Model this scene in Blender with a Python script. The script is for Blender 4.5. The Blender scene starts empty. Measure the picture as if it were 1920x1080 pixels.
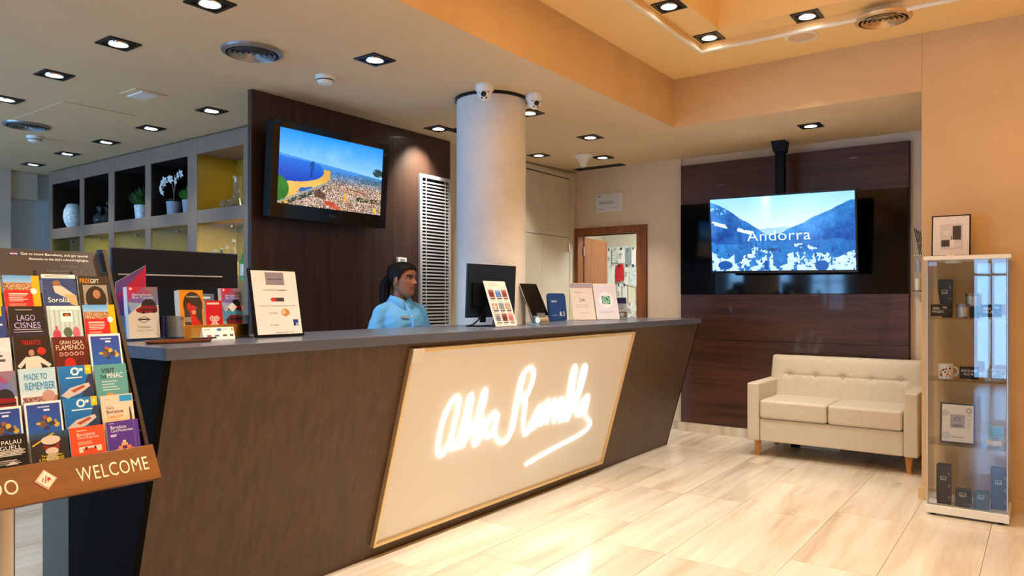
import bpy, bmesh, math, random
import numpy as np
from mathutils import Vector, Matrix, noise
R = math.radians
random.seed(7); RNG = np.random.RandomState(11)
scene = bpy.context.scene
col = scene.collection

# ------------------------------------------------------------------ camera
TH = math.atan2(1002, 1372.5)
cam_d = bpy.data.cameras.new('camera'); cam = bpy.data.objects.new('camera', cam_d); col.objects.link(cam)
cam_d.sensor_width = 36; cam_d.lens = 36*1372.5/1920; cam_d.shift_y = 21/1920
cam_d.clip_start = .05; cam_d.clip_end = 100
cam.location = (0, 0, 1.33); cam.rotation_euler = (math.pi/2, 0, TH)
scene.camera = cam
# ------------------------------------------------------------------ world, exposure
w = bpy.data.worlds.new('sky'); scene.world = w; w.use_nodes = True
bg = w.node_tree.nodes['Background']; bg.inputs[0].default_value = (.34, .62, 1, 1); bg.inputs[1].default_value = 20.0
vs = scene.view_settings
vs.view_transform = 'Standard'; vs.look = 'None'; vs.gamma = 1; vs.use_curve_mapping = False; vs.exposure = 0.0
scene.cycles.transparent_max_bounces = 32
WARM = (1, .93, .79); SOFT = (1, .95, .86); COOL = (.86, .93, 1)
P_LOBBY, P_DESK, P_BAR = 138, 70, 40

# ------------------------------------------------------------------ helpers
def lin(c):
    c = np.asarray(c, float)/255
    return np.where(c <= .04045, c/12.92, ((c+.055)/1.055)**2.4)
def L3(r, g, b): return tuple(float(x) for x in lin((r, g, b)))+(1,)
MATS = {}
def mat(name, rgb, rough=.5, metal=0, spec=.5, emit=None, es=0, var=0, scale=(6, 6, 6), bump=0, bscale=None, coat=0, trans=0, alt=None, ior=1.45):
    m = bpy.data.materials.new(name); m.use_nodes = True; MATS[name] = m
    nt = m.node_tree; p = nt.nodes['Principled BSDF']; N = nt.nodes.new; K = nt.links.new
    c = L3(*rgb)
    p.inputs['Base Color'].default_value = c; p.inputs['Roughness'].default_value = rough; p.inputs['Metallic'].default_value = metal
    p.inputs['Specular IOR Level'].default_value = spec; p.inputs['Coat Weight'].default_value = coat; p.inputs['IOR'].default_value = ior
    p.inputs['Transmission Weight'].default_value = trans
    if emit: p.inputs['Emission Color'].default_value = L3(*emit); p.inputs['Emission Strength'].default_value = es
    if var or bump:
        tc = N('ShaderNodeTexCoord'); mp = N('ShaderNodeMapping'); mp.inputs['Scale'].default_value = scale; K(tc.outputs['Object'], mp.inputs['Vector'])
        nz = N('ShaderNodeTexNoise'); nz.inputs['Scale'].default_value = 1; nz.inputs['Detail'].default_value = 6; nz.inputs['Roughness'].default_value = .6
        K(mp.outputs[0], nz.inputs['Vector'])
        if var:
            r = N('ShaderNodeValToRGB'); K(nz.outputs['Fac'], r.inputs[0])
            d = alt or tuple(max(0, min(255, x*(1-var))) for x in rgb)
            u = tuple(min(255, x*(1+var*.6)) for x in rgb)
            r.color_ramp.elements[0].position = .3; r.color_ramp.elements[1].position = .72
            r.color_ramp.elements[0].color = L3(*d); r.color_ramp.elements[1].color = L3(*u)
            K(r.outputs[0], p.inputs['Base Color'])
        if bump:
            b = N('ShaderNodeBump'); b.inputs['Strength'].default_value = bump; b.inputs['Distance'].default_value = .004
            if bscale:
                n2 = N('ShaderNodeTexNoise'); n2.inputs['Scale'].default_value = bscale; n2.inputs['Detail'].default_value = 3; K(tc.outputs['Object'], n2.inputs['Vector']); K(n2.outputs['Fac'], b.inputs['Height'])
            else: K(nz.outputs['Fac'], b.inputs['Height'])
            K(b.outputs[0], p.inputs['Normal'])
    return m
def glass(name, tint=(235, 245, 240), refl=.6, rough=.0, boost=1.0):
    m = bpy.data.materials.new(name); m.use_nodes = True; MATS[name] = m; nt = m.node_tree; N = nt.nodes.new; K = nt.links.new
    nt.nodes.remove(nt.nodes['Principled BSDF']); o = nt.nodes['Material Output']
    t = N('ShaderNodeBsdfTransparent'); t.inputs[0].default_value = L3(*tint)
    g = N('ShaderNodeBsdfGlossy'); g.inputs['Roughness'].default_value = rough
    f = N('ShaderNodeFresnel'); f.inputs[0].default_value = 1.5
    mu = N('ShaderNodeMath'); mu.operation = 'MULTIPLY'; mu.inputs[1].default_value = boost; mu.use_clamp = True; K(f.outputs[0], mu.inputs[0])
    x = N('ShaderNodeMixShader'); K(mu.outputs[0], x.inputs[0]); K(t.outputs[0], x.inputs[1]); K(g.outputs[0], x.inputs[2]); K(x.outputs[0], o.inputs[0])
    return m
def printmat(name, emit=0, rough=.35):
    m = bpy.data.materials.new(name); m.use_nodes = True; MATS[name] = m; nt = m.node_tree; p = nt.nodes['Principled BSDF']
    a = nt.nodes.new('ShaderNodeVertexColor'); a.layer_name = 'Col'
    p.inputs['Roughness'].default_value = rough
    if emit:
        p.inputs['Base Color'].default_value = (.01, .01, .01, 1)
        nt.links.new(a.outputs[0], p.inputs['Emission Color']); p.inputs['Emission Strength'].default_value = emit
    else: nt.links.new(a.outputs[0], p.inputs['Base Color'])
    return m
class MB:
    def __init__(s): s.v = []; s.f = []
    def add(s, vs_, fs):
        n = len(s.v); s.v += [tuple(p) for p in vs_]; s.f += [tuple(i+n for i in q) for q in fs]; return s
    def box(s, x0, x1, y0, y1, z0, z1):
        return s.add([(x, y, z) for x in (x0, x1) for y in (y0, y1) for z in (z0, z1)], [(0, 1, 3, 2), (4, 6, 7, 5), (0, 4, 5, 1), (2, 3, 7, 6), (0, 2, 6, 4), (1, 5, 7, 3)])
    def cbox(s, o, a, b, c):   # corner + three edge vectors
        o, a, b, c = map(Vector, (o, a, b, c))
        if a.cross(b).dot(c) < 0: a, b = b, a
        return s.add([o+a*i+b*j+c*k for i in (0, 1) for j in (0, 1) for k in (0, 1)], [(0, 1, 3, 2), (4, 6, 7, 5), (0, 4, 5, 1), (2, 3, 7, 6), (0, 2, 6, 4), (1, 5, 7, 3)])
    def prism(s, poly, off):
        off = Vector(off); P = [Vector(p) for p in poly]; n = len(P)
        nr = sum(((P[i]-P[0]).cross(P[(i+1) % n]-P[0]) for i in range(n)), Vector())
        if nr.dot(off) < 0: P.reverse()
        return s.add(P+[p+off for p in P], [tuple(reversed(range(n))), tuple(range(n, 2*n))]+[(i, (i+1) % n, n+(i+1) % n, n+i) for i in range(n)])
    def lathe(s, prof, n=24, o=(0, 0, 0), M=None):
        V = []; F = []
        for r, z in prof:
            for k in range(n):
                a = 2*math.pi*k/n; V.append(Vector((r*math.cos(a), r*math.sin(a), z)))
        for j in range(len(prof)-1):
            for k in range(n):
                F.append((j*n+k, j*n+(k+1) % n, (j+1)*n+(k+1) % n, (j+1)*n+k))
        if prof[0][0] > 1e-6: F.append(tuple(reversed(range(n))))
        if prof[-1][0] > 1e-6: F.append(tuple(range((len(prof)-1)*n, len(prof)*n)))
        o = Vector(o)
        return s.add([((M @ p) if M else p)+o for p in V], F)
    def ringlathe(s, prof, n=32, o=(0, 0, 0)):   # closed profile
        V = []; F = []; m = len(prof); o = Vector(o)
        for r, z in prof:
            for k in range(n):
                a = 2*math.pi*k/n; V.append(o+Vector((r*math.cos(a), r*math.sin(a), z)))
        for j in range(m):
            for k in range(n):
                F.append((j*n+k, j*n+(k+1) % n, ((j+1) % m)*n+(k+1) % n, ((j+1) % m)*n+k))
        return s.add(V, F)
    def tube(s, pts, r, n=8, closed=False):
        P = [Vector(p) for p in pts]; m = len(P); rr = r if isinstance(r, (list, tuple)) else [r]*m
        V = []; up = None
        for i in range(m):
            t = (P[min(i+1, m-1)]-P[max(i-1, 0)])
            t = t.normalized() if t.length > 1e-9 else Vector((0, 0, 1))
            if up is None: up = t.orthogonal().normalized()
            up = up-t*up.dot(t)
            up = up.normalized() if up.length > 1e-6 else t.orthogonal().normalized()
            b = t.cross(up)
            for k in range(n):
                a = 2*math.pi*k/n; V.append(P[i]+(up*math.cos(a)+b*math.sin(a))*rr[i])
        F = [(i*n+k, i*n+(k+1) % n, (i+1)*n+(k+1) % n, (i+1)*n+k) for i in range(m-1) for k in range(n)]
        F += [tuple(reversed(range(n))), tuple(range((m-1)*n, m*n))]
        return s.add(V, F)
    def ball(s, o, rx, ry=None, rz=None, n=16, m=10):
        ry = ry or rx; rz = rz or rx; o = Vector(o); V = [o+Vector((0, 0, -rz))]; F = []
        for j in range(1, m):
            a = math.pi*j/m-math.pi/2
            for k in range(n):
                b = 2*math.pi*k/n; V.append(o+Vector((rx*math.cos(a)*math.cos(b), ry*math.cos(a)*math.sin(b), rz*math.sin(a))))
        V.append(o+Vector((0, 0, rz))); T = len(V)-1
        for k in range(n):
            F.append((0, 1+(k+1) % n, 1+k)); F.append((T, T-n+k, T-n+(k+1) % n))
        for j in range(m-2):
            for k in range(n): F.append((1+j*n+k, 1+j*n+(k+1) % n, 1+(j+1)*n+(k+1) % n, 1+(j+1)*n+k))
        return s.add(V, F)
    def mesh(s, name):
        me = bpy.data.meshes.new(name); me.from_pydata(s.v, [], s.f); me.update(); return me
    def build(s, name, m, parent=None, bevel=0, smooth=False, seg=2):
        return link(name, s.mesh(name), m, parent, bevel, smooth, seg)
def link(name, me, m, parent=None, bevel=0, smooth=False, seg=2):
    o = bpy.data.objects.new(name, me); col.objects.link(o)
    if m: me.materials.append(MATS[m] if isinstance(m, str) else m)
    if parent is not None: o.parent = parent; o.matrix_parent_inverse = Matrix.Translation(parent.location).inverted() if parent.type == 'EMPTY' else Matrix()
    if smooth:
        for p in me.polygons: p.use_smooth = True
        me.set_sharp_from_angle(angle=R(40))
    if bevel:
        b = o.modifiers.new('bevel', 'BEVEL'); b.width = bevel; b.segments = seg; b.limit_method = 'ANGLE'; b.angle_limit = R(35)
        for p in me.polygons: p.use_smooth = True
        b.harden_normals = True
    return o
def thing(name, label, cat, loc=(0, 0, 0), group=None):
    o = bpy.data.objects.new(name, None); col.objects.link(o); o.location = loc; o.empty_display_size = .1
    return tag(o, label, cat, group)
def tag(o, label, cat, group=None):
    o['label'] = label; o['category'] = cat
    if group: o['group'] = group
    return o
def struct(o, label=None):
    o['kind'] = 'structure'
    if label: o['label'] = label
    return o
_F = {}
def textdata(body, bold=0, shear=0, space=1.0):
    key = (body, bold, shear, space)
    if key in _F: return _F[key]
    cu = bpy.data.curves.new('lettering', 'FONT'); cu.body = body; cu.size = 1; cu.offset = bold; cu.shear = shear; cu.space_character = space; cu.resolution_u = 3
    cu.align_x = 'CENTER'
    ob = bpy.data.objects.new('lettering', cu)
    me = ob.to_mesh()
    v = np.array([x.co[:2] for x in me.vertices]); f = [tuple(p.vertices) for p in me.polygons]
    ob.to_mesh_clear(); bpy.data.objects.remove(ob); bpy.data.curves.remove(cu)
    v = (v-v.min(0))/np.maximum(v.max(0)-v.min(0), 1e-6)
    _F[key] = (v, f); return _F[key]
def text(name, body, o, eu, ev, w_, h_, m, parent=None, lift=.0008, bold=0, shear=0, space=1.0):
    """lettering of size w_ x h_ whose lower left corner is at o, running along eu with ev up"""
    v, f = textdata(body, bold, shear, space); o, eu, ev = Vector(o), Vector(eu).normalized(), Vector(ev).normalized(); n = eu.cross(ev)*lift
    b = MB(); b.add([o+eu*(p[0]*w_)+ev*(p[1]*h_)+n for p in v], f)
    return b.build(name, m, parent)
class Pic:
    def __init__(s, nx, ny, bg_):
        s.nx, s.ny = nx, ny; s.a = np.zeros((ny, nx, 3)); s.a[:] = bg_
        s.V, s.U = np.meshgrid((np.arange(ny)+.5)/ny, (np.arange(nx)+.5)/nx, indexing='ij')
    def put(s, m, c): s.a[m] = c; return s
    def rect(s, u0, v0, u1, v1, c): return s.put((s.U >= u0) & (s.U <= u1) & (s.V >= v0) & (s.V <= v1), c)
    def ell(s, cx, cy, rx, ry, c): return s.put(((s.U-cx)/rx)**2+((s.V-cy)/ry)**2 <= 1, c)
    def ring(s, cx, cy, rx, ry, t, c):
        d = np.sqrt(((s.U-cx)/rx)**2+((s.V-cy)/ry)**2); return s.put((d <= 1) & (d >= 1-t), c)
    def poly(s, pts, c):
        m = np.zeros(s.U.shape, bool); n = len(pts)
        for i in range(n):
            (x0, y0), (x1, y1) = pts[i], pts[(i+1) % n]
            k = ((y0 > s.V) != (y1 > s.V)); m ^= k & (s.U < (x1-x0)*(s.V-y0)/((y1-y0) if abs(y1-y0) > 1e-9 else 1e-9)+x0)
        return s.put(m, c)
    def grad(s, v0, v1, c0, c1, u0=0, u1=1):
        m = (s.V >= v0) & (s.V <= v1) & (s.U >= u0) & (s.U <= u1); t = ((s.V-v0)/(v1-v0))[m][:, None]
        s.a[m] = np.array(c0)*(1-t)+np.array(c1)*t; return s
    def speck(s, u0, v0, u1, v1, cols, p=1.0):
        m = (s.U >= u0) & (s.U <= u1) & (s.V >= v0) & (s.V <= v1) & (RNG.rand(*s.U.shape) < p)
        s.a[m] = np.array(cols)[RNG.randint(0, len(cols), m.sum())]; return s
    def lines(s, u0, v0, u1, v1, n, c, fill=.5):
        for i in range(n):
            y = v0+(v1-v0)*i/max(n, 1); s.rect(u0, y, u0+(u1-u0)*(.65+.35*RNG.rand()), y+(v1-v0)/n*fill, c)
        return s
def sheet(name, pic, o, eu, ev, parent=None, m='print', lift=0.0):
    """flat printed face; o lower left, eu / ev full edge vectors"""
    ny, nx = pic.a.shape[:2]; o, eu, ev = Vector(o), Vector(eu), Vector(ev); n = eu.cross(ev).normalized()*lift
    o = o+n
    us = np.linspace(0, 1, nx+1); vs_ = np.linspace(1, 0, ny+1)
    g = np.array(o)+us[None, :, None]*np.array(eu)+vs_[:, None, None]*np.array(ev)
    idx = np.arange((ny+1)*(nx+1)).reshape(ny+1, nx+1)
    q = np.stack([idx[1:, :-1], idx[1:, 1:], idx[:-1, 1:], idx[:-1, :-1]], -1).reshape(-1, 4)
    me = bpy.data.meshes.new(name); me.from_pydata(g.reshape(-1, 3).tolist(), [], q.tolist())
    ca = me.color_attributes.new('Col', 'FLOAT_COLOR', 'CORNER')
    c = np.concatenate([lin(np.clip(pic.a, 0, 255).reshape(-1, 3)), np.ones((nx*ny, 1))], 1)
    ca.data.foreach_set('color', np.repeat(c, 4, 0).astype(np.float32).ravel())
    return link(name, me, m, parent)

# ------------------------------------------------------------------ materials
mat('paint', (220, 184, 136), .75, var=.05, scale=(1.2, 1.2, 1.2), bump=.03, bscale=90)
mat('paint_grey', (206, 197, 180), .75, var=.05, scale=(1.2, 1.2, 1.2))
mat('ceiling_paint', (222, 196, 158), .8, var=.03, scale=(.7, .7, .7))
mat('white_paint', (236, 232, 222), .5)
mat('column_paint', (226, 221, 215), .62, var=.06, scale=(3, 3, 3), bump=.25, bscale=14)
mat('cupboard_paint', (212, 204, 184), .55, var=.03)
mat('dark_wood', (62, 42, 32), .42, var=.28, scale=(26, 26, 1.4), bump=.06, coat=.08)
mat('dark_wood_flat', (78, 47, 34), .38, var=.30, scale=(1.3, 22, 22), bump=.06, coat=.1)
mat('counter_wood', (84, 64, 47), .45, var=.16, scale=(30, 30, 1.6), bump=.06, alt=(68, 51, 38))
mat('counter_top', (84, 88, 102), .26, var=.08, scale=(30, 2, 30))  # blue of reflected daylight put into the base colour
mat('end_laminate', (14, 12, 11), .8, spec=.08)
mat('paint_back', (222, 203, 178), .75, var=.04, scale=(1.2, 1.2, 1.2))
mat('paint_daylit_blue', (206, 224, 236), .7)  # bluish daylight on the far left wall put into its paint colour
mat('raised_paint', (248, 212, 150), .8)
mat('door_wood', (138, 80, 36), .42, var=.25, scale=(30, 30, 2))
mat('shelf_laminate', (140, 116, 98), .5, var=.06)
mat('shelf_dark', (34, 20, 16), .6)
mat('shelf_gold', (150, 128, 30), .45, var=.12, scale=(2, 2, 2))
mat('rack_wood', (112, 56, 24), .22, var=.18, scale=(20, 2, 20), coat=.4)
mat('rack_dark', (46, 32, 28), .35)
mat('sofa_fabric', (205, 194, 176), .62, var=.04, scale=(60, 60, 60), bump=.15, bscale=300)
mat('leg_wood', (206, 138, 64), .4, var=.15, scale=(40, 40, 3))
mat('black_gloss', (6, 6, 7), .06, spec=.6)
mat('black_plastic', (12, 12, 13), .45, spec=.2)
mat('dark_metal', (40, 38, 38), .35, metal=.6)
mat('chrome', (210, 210, 212), .16, metal=1)
mat('aluminium', (196, 188, 178), .3, metal=1)
mat('white_plastic', (238, 236, 230), .35)
mat('grille_metal', (196, 198, 205), .4, metal=.2)
mat('diffuser_metal', (150, 150, 152), .35, metal=.7)
mat('gold', (226, 180, 90), .22, metal=1)
mat('brass_trim', (226, 198, 150), .3, metal=.7)
mat('lamp_glow', (255, 255, 255), .4, emit=(255, 244, 226), es=14)
mat('lamp_glow_cool', (255, 255, 255), .4, emit=(236, 246, 255), es=14)
mat('lamp_dim', (255, 255, 255), .4, emit=(255, 250, 240), es=3)
mat('neon', (255, 255, 255), .4, emit=(255, 248, 234), es=5.5)
mat('sign_panel', (222, 221, 217), .3, emit=(255, 226, 196), es=.09)  # faint emission added in place of neon light falling on the panel
mat('green_glass', (20, 170, 50), .08, trans=.6, emit=(20, 120, 40), es=.05)
mat('clear_glass', (230, 235, 232), .04, trans=.95)
mat('smoke_glass', (70, 74, 78), .06, trans=.7)
mat('ceramic', (215, 226, 228), .3, var=.2, scale=(40, 40, 40), bump=.5, bscale=60)
mat('ceramic_grey', (150, 160, 172), .5)
mat('leaf', (58, 92, 30), .55, var=.4, scale=(30, 30, 30))
mat('leaf_bright', (52, 120, 34), .55, var=.4, scale=(30, 30, 30))
mat('petal', (238, 234, 228), .6)
mat('stem', (150, 120, 96), .7)
mat('ink', (24, 22, 24), .5); mat('ink_white', (245, 243, 238), .5); mat('ink_grey', (120, 112, 116), .5)
mat('ink_red', (206, 32, 40), .5); mat('ink_yellow', (250, 220, 40), .5); mat('ink_orange', (240, 150, 40), .5)
mat('ink_cyan', (40, 140, 200), .5); mat('ink_blue', (30, 60, 140), .5); mat('ink_lilac', (190, 180, 240), .5)
mat('ink_glow', (255, 255, 255), .5, emit=(255, 255, 255), es=1.0)
mat('ink_cream', (240, 222, 196), .35)
mat('paper', (240, 238, 232), .6); mat('paper_cream', (232, 222, 200), .6)
mat('box_dark', (44, 42, 42), .5); mat('box_navy', (22, 48, 60), .5); mat('box_green', (48, 70, 36), .5)
mat('slate', (28, 27, 28), .6); mat('pale_wood', (214, 170, 118), .5)
mat('candle', (240, 228, 205), .4)
mat('shirt', (112, 190, 248), .75, var=.03, bump=.12, bscale=140)
mat('trousers', (26, 28, 36), .8)
mat('hair', (20, 13, 11), .55, spec=.2, var=.3, scale=(90, 90, 12))
mat('blue_frame', (36, 66, 124), .35)
mat('silver_back', (30, 40, 54), .4, metal=.2, spec=.3)
mat('grey_olive', (92, 90, 80), .6); mat('teal', (70, 130, 150), .4)
glass('acrylic', (250, 251, 252), boost=.8); glass('pane', (253, 254, 253), boost=.7); glass('window_glass', (225, 238, 245))
glass('pane_bar', (252, 253, 250), boost=.22)
glass('frosted', (236, 240, 240), rough=.2, boost=1.2)
printmat('print'); printmat('screen', emit=1.25, rough=.12); printmat('print_gloss', rough=.15); printmat('skin', rough=.48)
MATS['skin'].node_tree.nodes['Principled BSDF'].inputs['Subsurface Weight'].default_value = 0
# polished stone floor: veins along y, each tile its own tone
def stone():
    m = bpy.data.materials.new('stone'); m.use_nodes = True; MATS['stone'] = m; nt = m.node_tree; p = nt.nodes['Principled BSDF']; N = nt.nodes.new; K = nt.links.new
    tc = N('ShaderNodeTexCoord'); oi = N('ShaderNodeObjectInfo'); ad = N('ShaderNodeVectorMath'); ad.operation = 'ADD'
    sc_ = N('ShaderNodeVectorMath'); sc_.operation = 'SCALE'; sc_.inputs['Scale'].default_value = 37
    cx = N('ShaderNodeCombineXYZ')
    for i in range(3): K(oi.outputs['Random'], cx.inputs[i])
    K(cx.outputs[0], sc_.inputs[0]); K(tc.outputs['Object'], ad.inputs[0]); K(sc_.outputs[0], ad.inputs[1])
    mp = N('ShaderNodeMapping'); mp.inputs['Scale'].default_value = (7, .55, 1); K(ad.outputs[0], mp.inputs[0])
    nz = N('ShaderNodeTexNoise'); nz.inputs['Scale'].default_value = 1; nz.inputs['Detail'].default_value = 8; nz.inputs['Roughness'].default_value = .62; nz.inputs['Distortion'].default_value = .35
    K(mp.outputs[0], nz.inputs['Vector'])
    r = N('ShaderNodeValToRGB'); K(nz.outputs['Fac'], r.inputs[0]); e = r.color_ramp.elements
    e[0].position = .28; e[0].color = L3(192, 170, 148); e[1].position = .75; e[1].color = L3(240, 234, 222)
    k = e.new(.48); k.color = L3(222, 208, 189)
    hv = N('ShaderNodeHueSaturation'); K(r.outputs[0], hv.inputs['Color'])
    mr = N('ShaderNodeMapRange'); mr.inputs['To Min'].default_value = .80; mr.inputs['To Max'].default_value = 1.08; K(oi.outputs['Random'], mr.inputs[0]); K(mr.outputs[0], hv.inputs['Value'])
    K(hv.outputs[0], p.inputs['Base Color']); p.inputs['Roughness'].default_value = .17; p.inputs['Specular IOR Level'].default_value = .6
    return m
stone()
X, Y, Z = Vector((1, 0, 0)), Vector((0, 1, 0)), Vector((0, 0, 1))
def attach(name, me, parent, smooth=None):   # shared mesh in the parent's own coordinates
    o = bpy.data.objects.new(name, me); col.objects.link(o); o.parent = parent; return o
def premesh(b, name, m, smooth=False):
    me = b.mesh(name); me.materials.append(MATS[m])
    if smooth:
        for p in me.polygons: p.use_smooth = True
        me.set_sharp_from_angle(angle=R(40))
    return me
# ================================================================== the room
ZL, ZH, ZT = 2.715, 3.10, 3.36          # low ceiling, raised ceiling, tray
XS, YS = -2.43, 5.54                     # edges of the raised part
XR, YF, YB, XLF = 2.2, -3.2, 7.08, -9.1  # right wall, entrance wall, back wall, far left wall
# floor
fl = MB().box(-10, XR+.1, YF-.1, 9.2, -.12, -.012)
fl.box(-10, -2.80, YF-.1, 9.2, -.012, 0); fl.box(-2.80, XR+.1, YF-.1, .6, -.012, 0); fl.box(-2.80, XR+.1, 7.0, 9.2, -.012, 0)
floor = struct(fl.build('floor', 'stone'))
xs = [-2.80, -2.40, -2.0, -1.60, -1.06, -.66, -.26, .14, .54, .94, 1.34, 1.74, 2.3]
tile_mesh = {}
for i in range(len(xs)-1):
    y = .6 - random.random()*.01
    if i == 4: cuts = [.6, 1.7, 2.8, 3.86, 4.9, 5.95, 7.0]
    else:
        cuts = [.6, .6+.35+.6*random.random()]
        while cuts[-1] < 6.3: cuts.append(cuts[-1]+random.choice((.8, .95, 1.1, 1.2)))
        cuts[-1] = 7.0
    for a, b in zip(cuts, cuts[1:]):
        if b-a < .05: continue
        w_, d_ = round(xs[i+1]-xs[i], 3), round(b-a, 3)
        if (w_, d_) not in tile_mesh: tile_mesh[(w_, d_)] = premesh(MB().box(.0012, w_-.0012, .0012, d_-.0012, -.011, 0), 'tile', 'stone')
        t = attach('tile', tile_mesh[(w_, d_)], floor); t.location = (xs[i], a, random.random()*.0004)
# ceilings
ce = MB()
for x0, x1 in ((-10, XS), (XS, -.67)):
    if x0 == -10: ce.prism([(x0, YF-.1, ZL), (x0, YS, ZL), (x0, 7.3, 2.775), (x0, 7.3, 3.6), (x0, YF-.1, 3.6)], (x1-x0, 0, 0))
    else: ce.prism([(x0, YS, ZL), (x0, 7.3, 2.775), (x0, 7.3, 3.6), (x0, YS, 3.6)], (x1-x0, 0, 0))
ceiling = struct(ce.build('ceiling', 'ceiling_paint'))
b = MB().box(XS, -.67, YS-.003, YS, ZL, ZH); b.box(XS, XS+.003, YF, YS-.003, ZL, ZH)
b.build('soffit_face', 'paint', ceiling)
HX0, HX1, HY0, HY1 = -2.0, 1.5, -.6, 5.03     # hole in the raised ceiling
b = MB(); b.box(XS, HX0, YF, YS, ZH, 3.6); b.box(HX1, XR+.1, YF, YS, ZH, 3.6); b.box(HX0, HX1, HY1, YS, ZH, 3.6); b.box(HX0, HX1, YF, HY0, ZH, 3.6)
b.build('raised_ceiling', 'raised_paint', ceiling)
I = .21; z1 = ZH+.055
b = MB(); b.box(HX0, HX0+I, HY0, HY1, z1, 3.6); b.box(HX1-I, HX1, HY0, HY1, z1, 3.6); b.box(HX0+I, HX1-I, HY1-I, HY1, z1, 3.6); b.box(HX0+I, HX1-I, HY0, HY0+I, z1, 3.6)
b.build('tray_border', 'raised_paint', ceiling)
MB().box(HX0+I, HX1-I, HY0+I, HY1-I, ZT, 3.6).build('tray_top', 'raised_paint', ceiling)
b = MB(); r_ = .014
for p, q in (((HX0, HY0), (HX0, HY1)), ((HX0, HY1), (HX1, HY1)), ((HX1, HY1), (HX1, HY0)), ((HX1, HY0), (HX0, HY0))): b.tube([(*p, ZH), (*q, ZH)], r_, 10)
b.build('lip', 'white_paint', ceiling, smooth=True)
# walls
struct(MB().box(-.67, XR+.1, YS, 7.3, 0, 3.6).build('wall_near', 'paint'))
DX0, DX1, DZ = -4.255, -3.495, 2.04
wb = MB().box(DX1, -.67, YB, YB+.12, 0, 2.9); wb.box(-4.6, DX0, YB, YB+.12, 0, 2.9); wb.box(DX0, DX1, YB, YB+.12, DZ, 2.9)
wb.box(-3.29, -3.015, YB-.02, YB, 0, 2.9)
wall_back = struct(wb.build('wall_back', 'paint_back'))
struct(MB().box(-4.62, -4.32, 4.87, 7.3, 0, 2.8).build('wall_left', 'cupboard_paint'))
struct(MB().box(-9.25, XLF, YF, 4.2, 0, 2.8).build('wall_far_left', 'paint_daylit_blue'))
struct(MB().box(-9.2, -4.34, 3.86, 4.0, 0, 2.75).build('wall_bar', 'paint_grey'))
struct(MB().box(XR, XR+.1, YF, YS, 0, 3.3).build('wall_right', 'paint'))
# a bulkhead on the far left wall and a square pier before it
struct(MB().box(XLF, XLF+.10, 3.17, 3.44, 2.42, 2.712).build('trim_1', 'paint_grey'))
struct(MB().box(XLF, -8.95, 2.6, 3.165, 0, ZL+.01).build('pillar', 'paint_grey'))
# entrance wall with the street windows behind the camera
we = MB(); wins = [(-9.0, -6.5), (-6.2, -4.7), (-4.3, -3.55), (-.97, -.45)]
xx = -9.2
for a, c in wins: we.box(xx, a, YF-.12, YF, 0, 3.3); we.box(a, c, YF-.12, YF, 2.3, 3.3); we.box(a, c, YF-.12, YF, 0, .5 if c < -2 else .05); xx = c
we.box(xx, XR+.1, YF-.12, YF, 0, 3.3)
struct(we.build('wall_entrance', 'paint'))
for i, (a, c) in enumerate(wins):
    z0 = .5 if c < -2 else .05
    f = MB()
    for g in (a, c-.05, (a+c)/2-.025): f.box(g, g+.05, YF-.09, YF-.03, z0, 2.3)
    f.box(a, c, YF-.09, YF-.03, z0, z0+.05); f.box(a, c, YF-.09, YF-.03, 2.25, 2.3); f.box(a, c, YF-.09, YF-.03, 1.7, 1.74)
    fo = struct(f.build('window_%d' % (i+1), 'dark_metal'))
    MB().box(a+.02, c-.02, YF-.065, YF-.06, z0+.02, 2.28).build('pane', 'window_glass', fo)
    pl = bpy.data.lights.new('window_daylight', 'AREA'); pl.shape = 'RECTANGLE'; pl.size = c-a; pl.size_y = 2.3-z0; pl.cycles.is_portal = True
    po_ = bpy.data.objects.new('window_daylight', pl); col.objects.link(po_); po_.location = ((a+c)/2, YF-.13, (2.3+z0)/2); po_.rotation_euler = (math.pi/2, 0, 0)
# column
cc = Vector((-3.118, 4.026, 0))
colm = struct(MB().lathe([(.24, 0), (.24, ZL)], 64, cc).build('column', 'column_paint', smooth=True))
MB().ringlathe([(.239, ZL-.02), (.252, ZL-.02), (.252, ZL), (.239, ZL)], 64, cc).build('shadow_gap', 'dark_metal', colm)
# baseboards
struct(MB().box(-3.0, -.68, 6.985, 7.02, 0, .085).build('baseboard_back', 'stone'))
struct(MB().box(-.69, 2.2, YS-.018, YS, 0, .085).build('baseboard_near', 'paint'))
struct(MB().box(-3.49, -3.01, YB-.036, YB-.02, 0, .085).build('baseboard_left', 'stone'))
# back room beyond the door
br = MB().box(-4.9, -2.6, 8.62, 8.72, 0, 2.9); br.box(-4.9, -4.8, YB+.12, 8.7, 0, 2.9); br.box(-2.7, -2.6, YB+.12, 8.7, 0, 2.9)
struct(br.build('wall_store_room', 'paint_grey'))
struct(MB().box(-4.9, -2.6, 7.3, 8.72, 2.45, 2.6).build('ceiling_store_room', 'ceiling_paint'))
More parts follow.
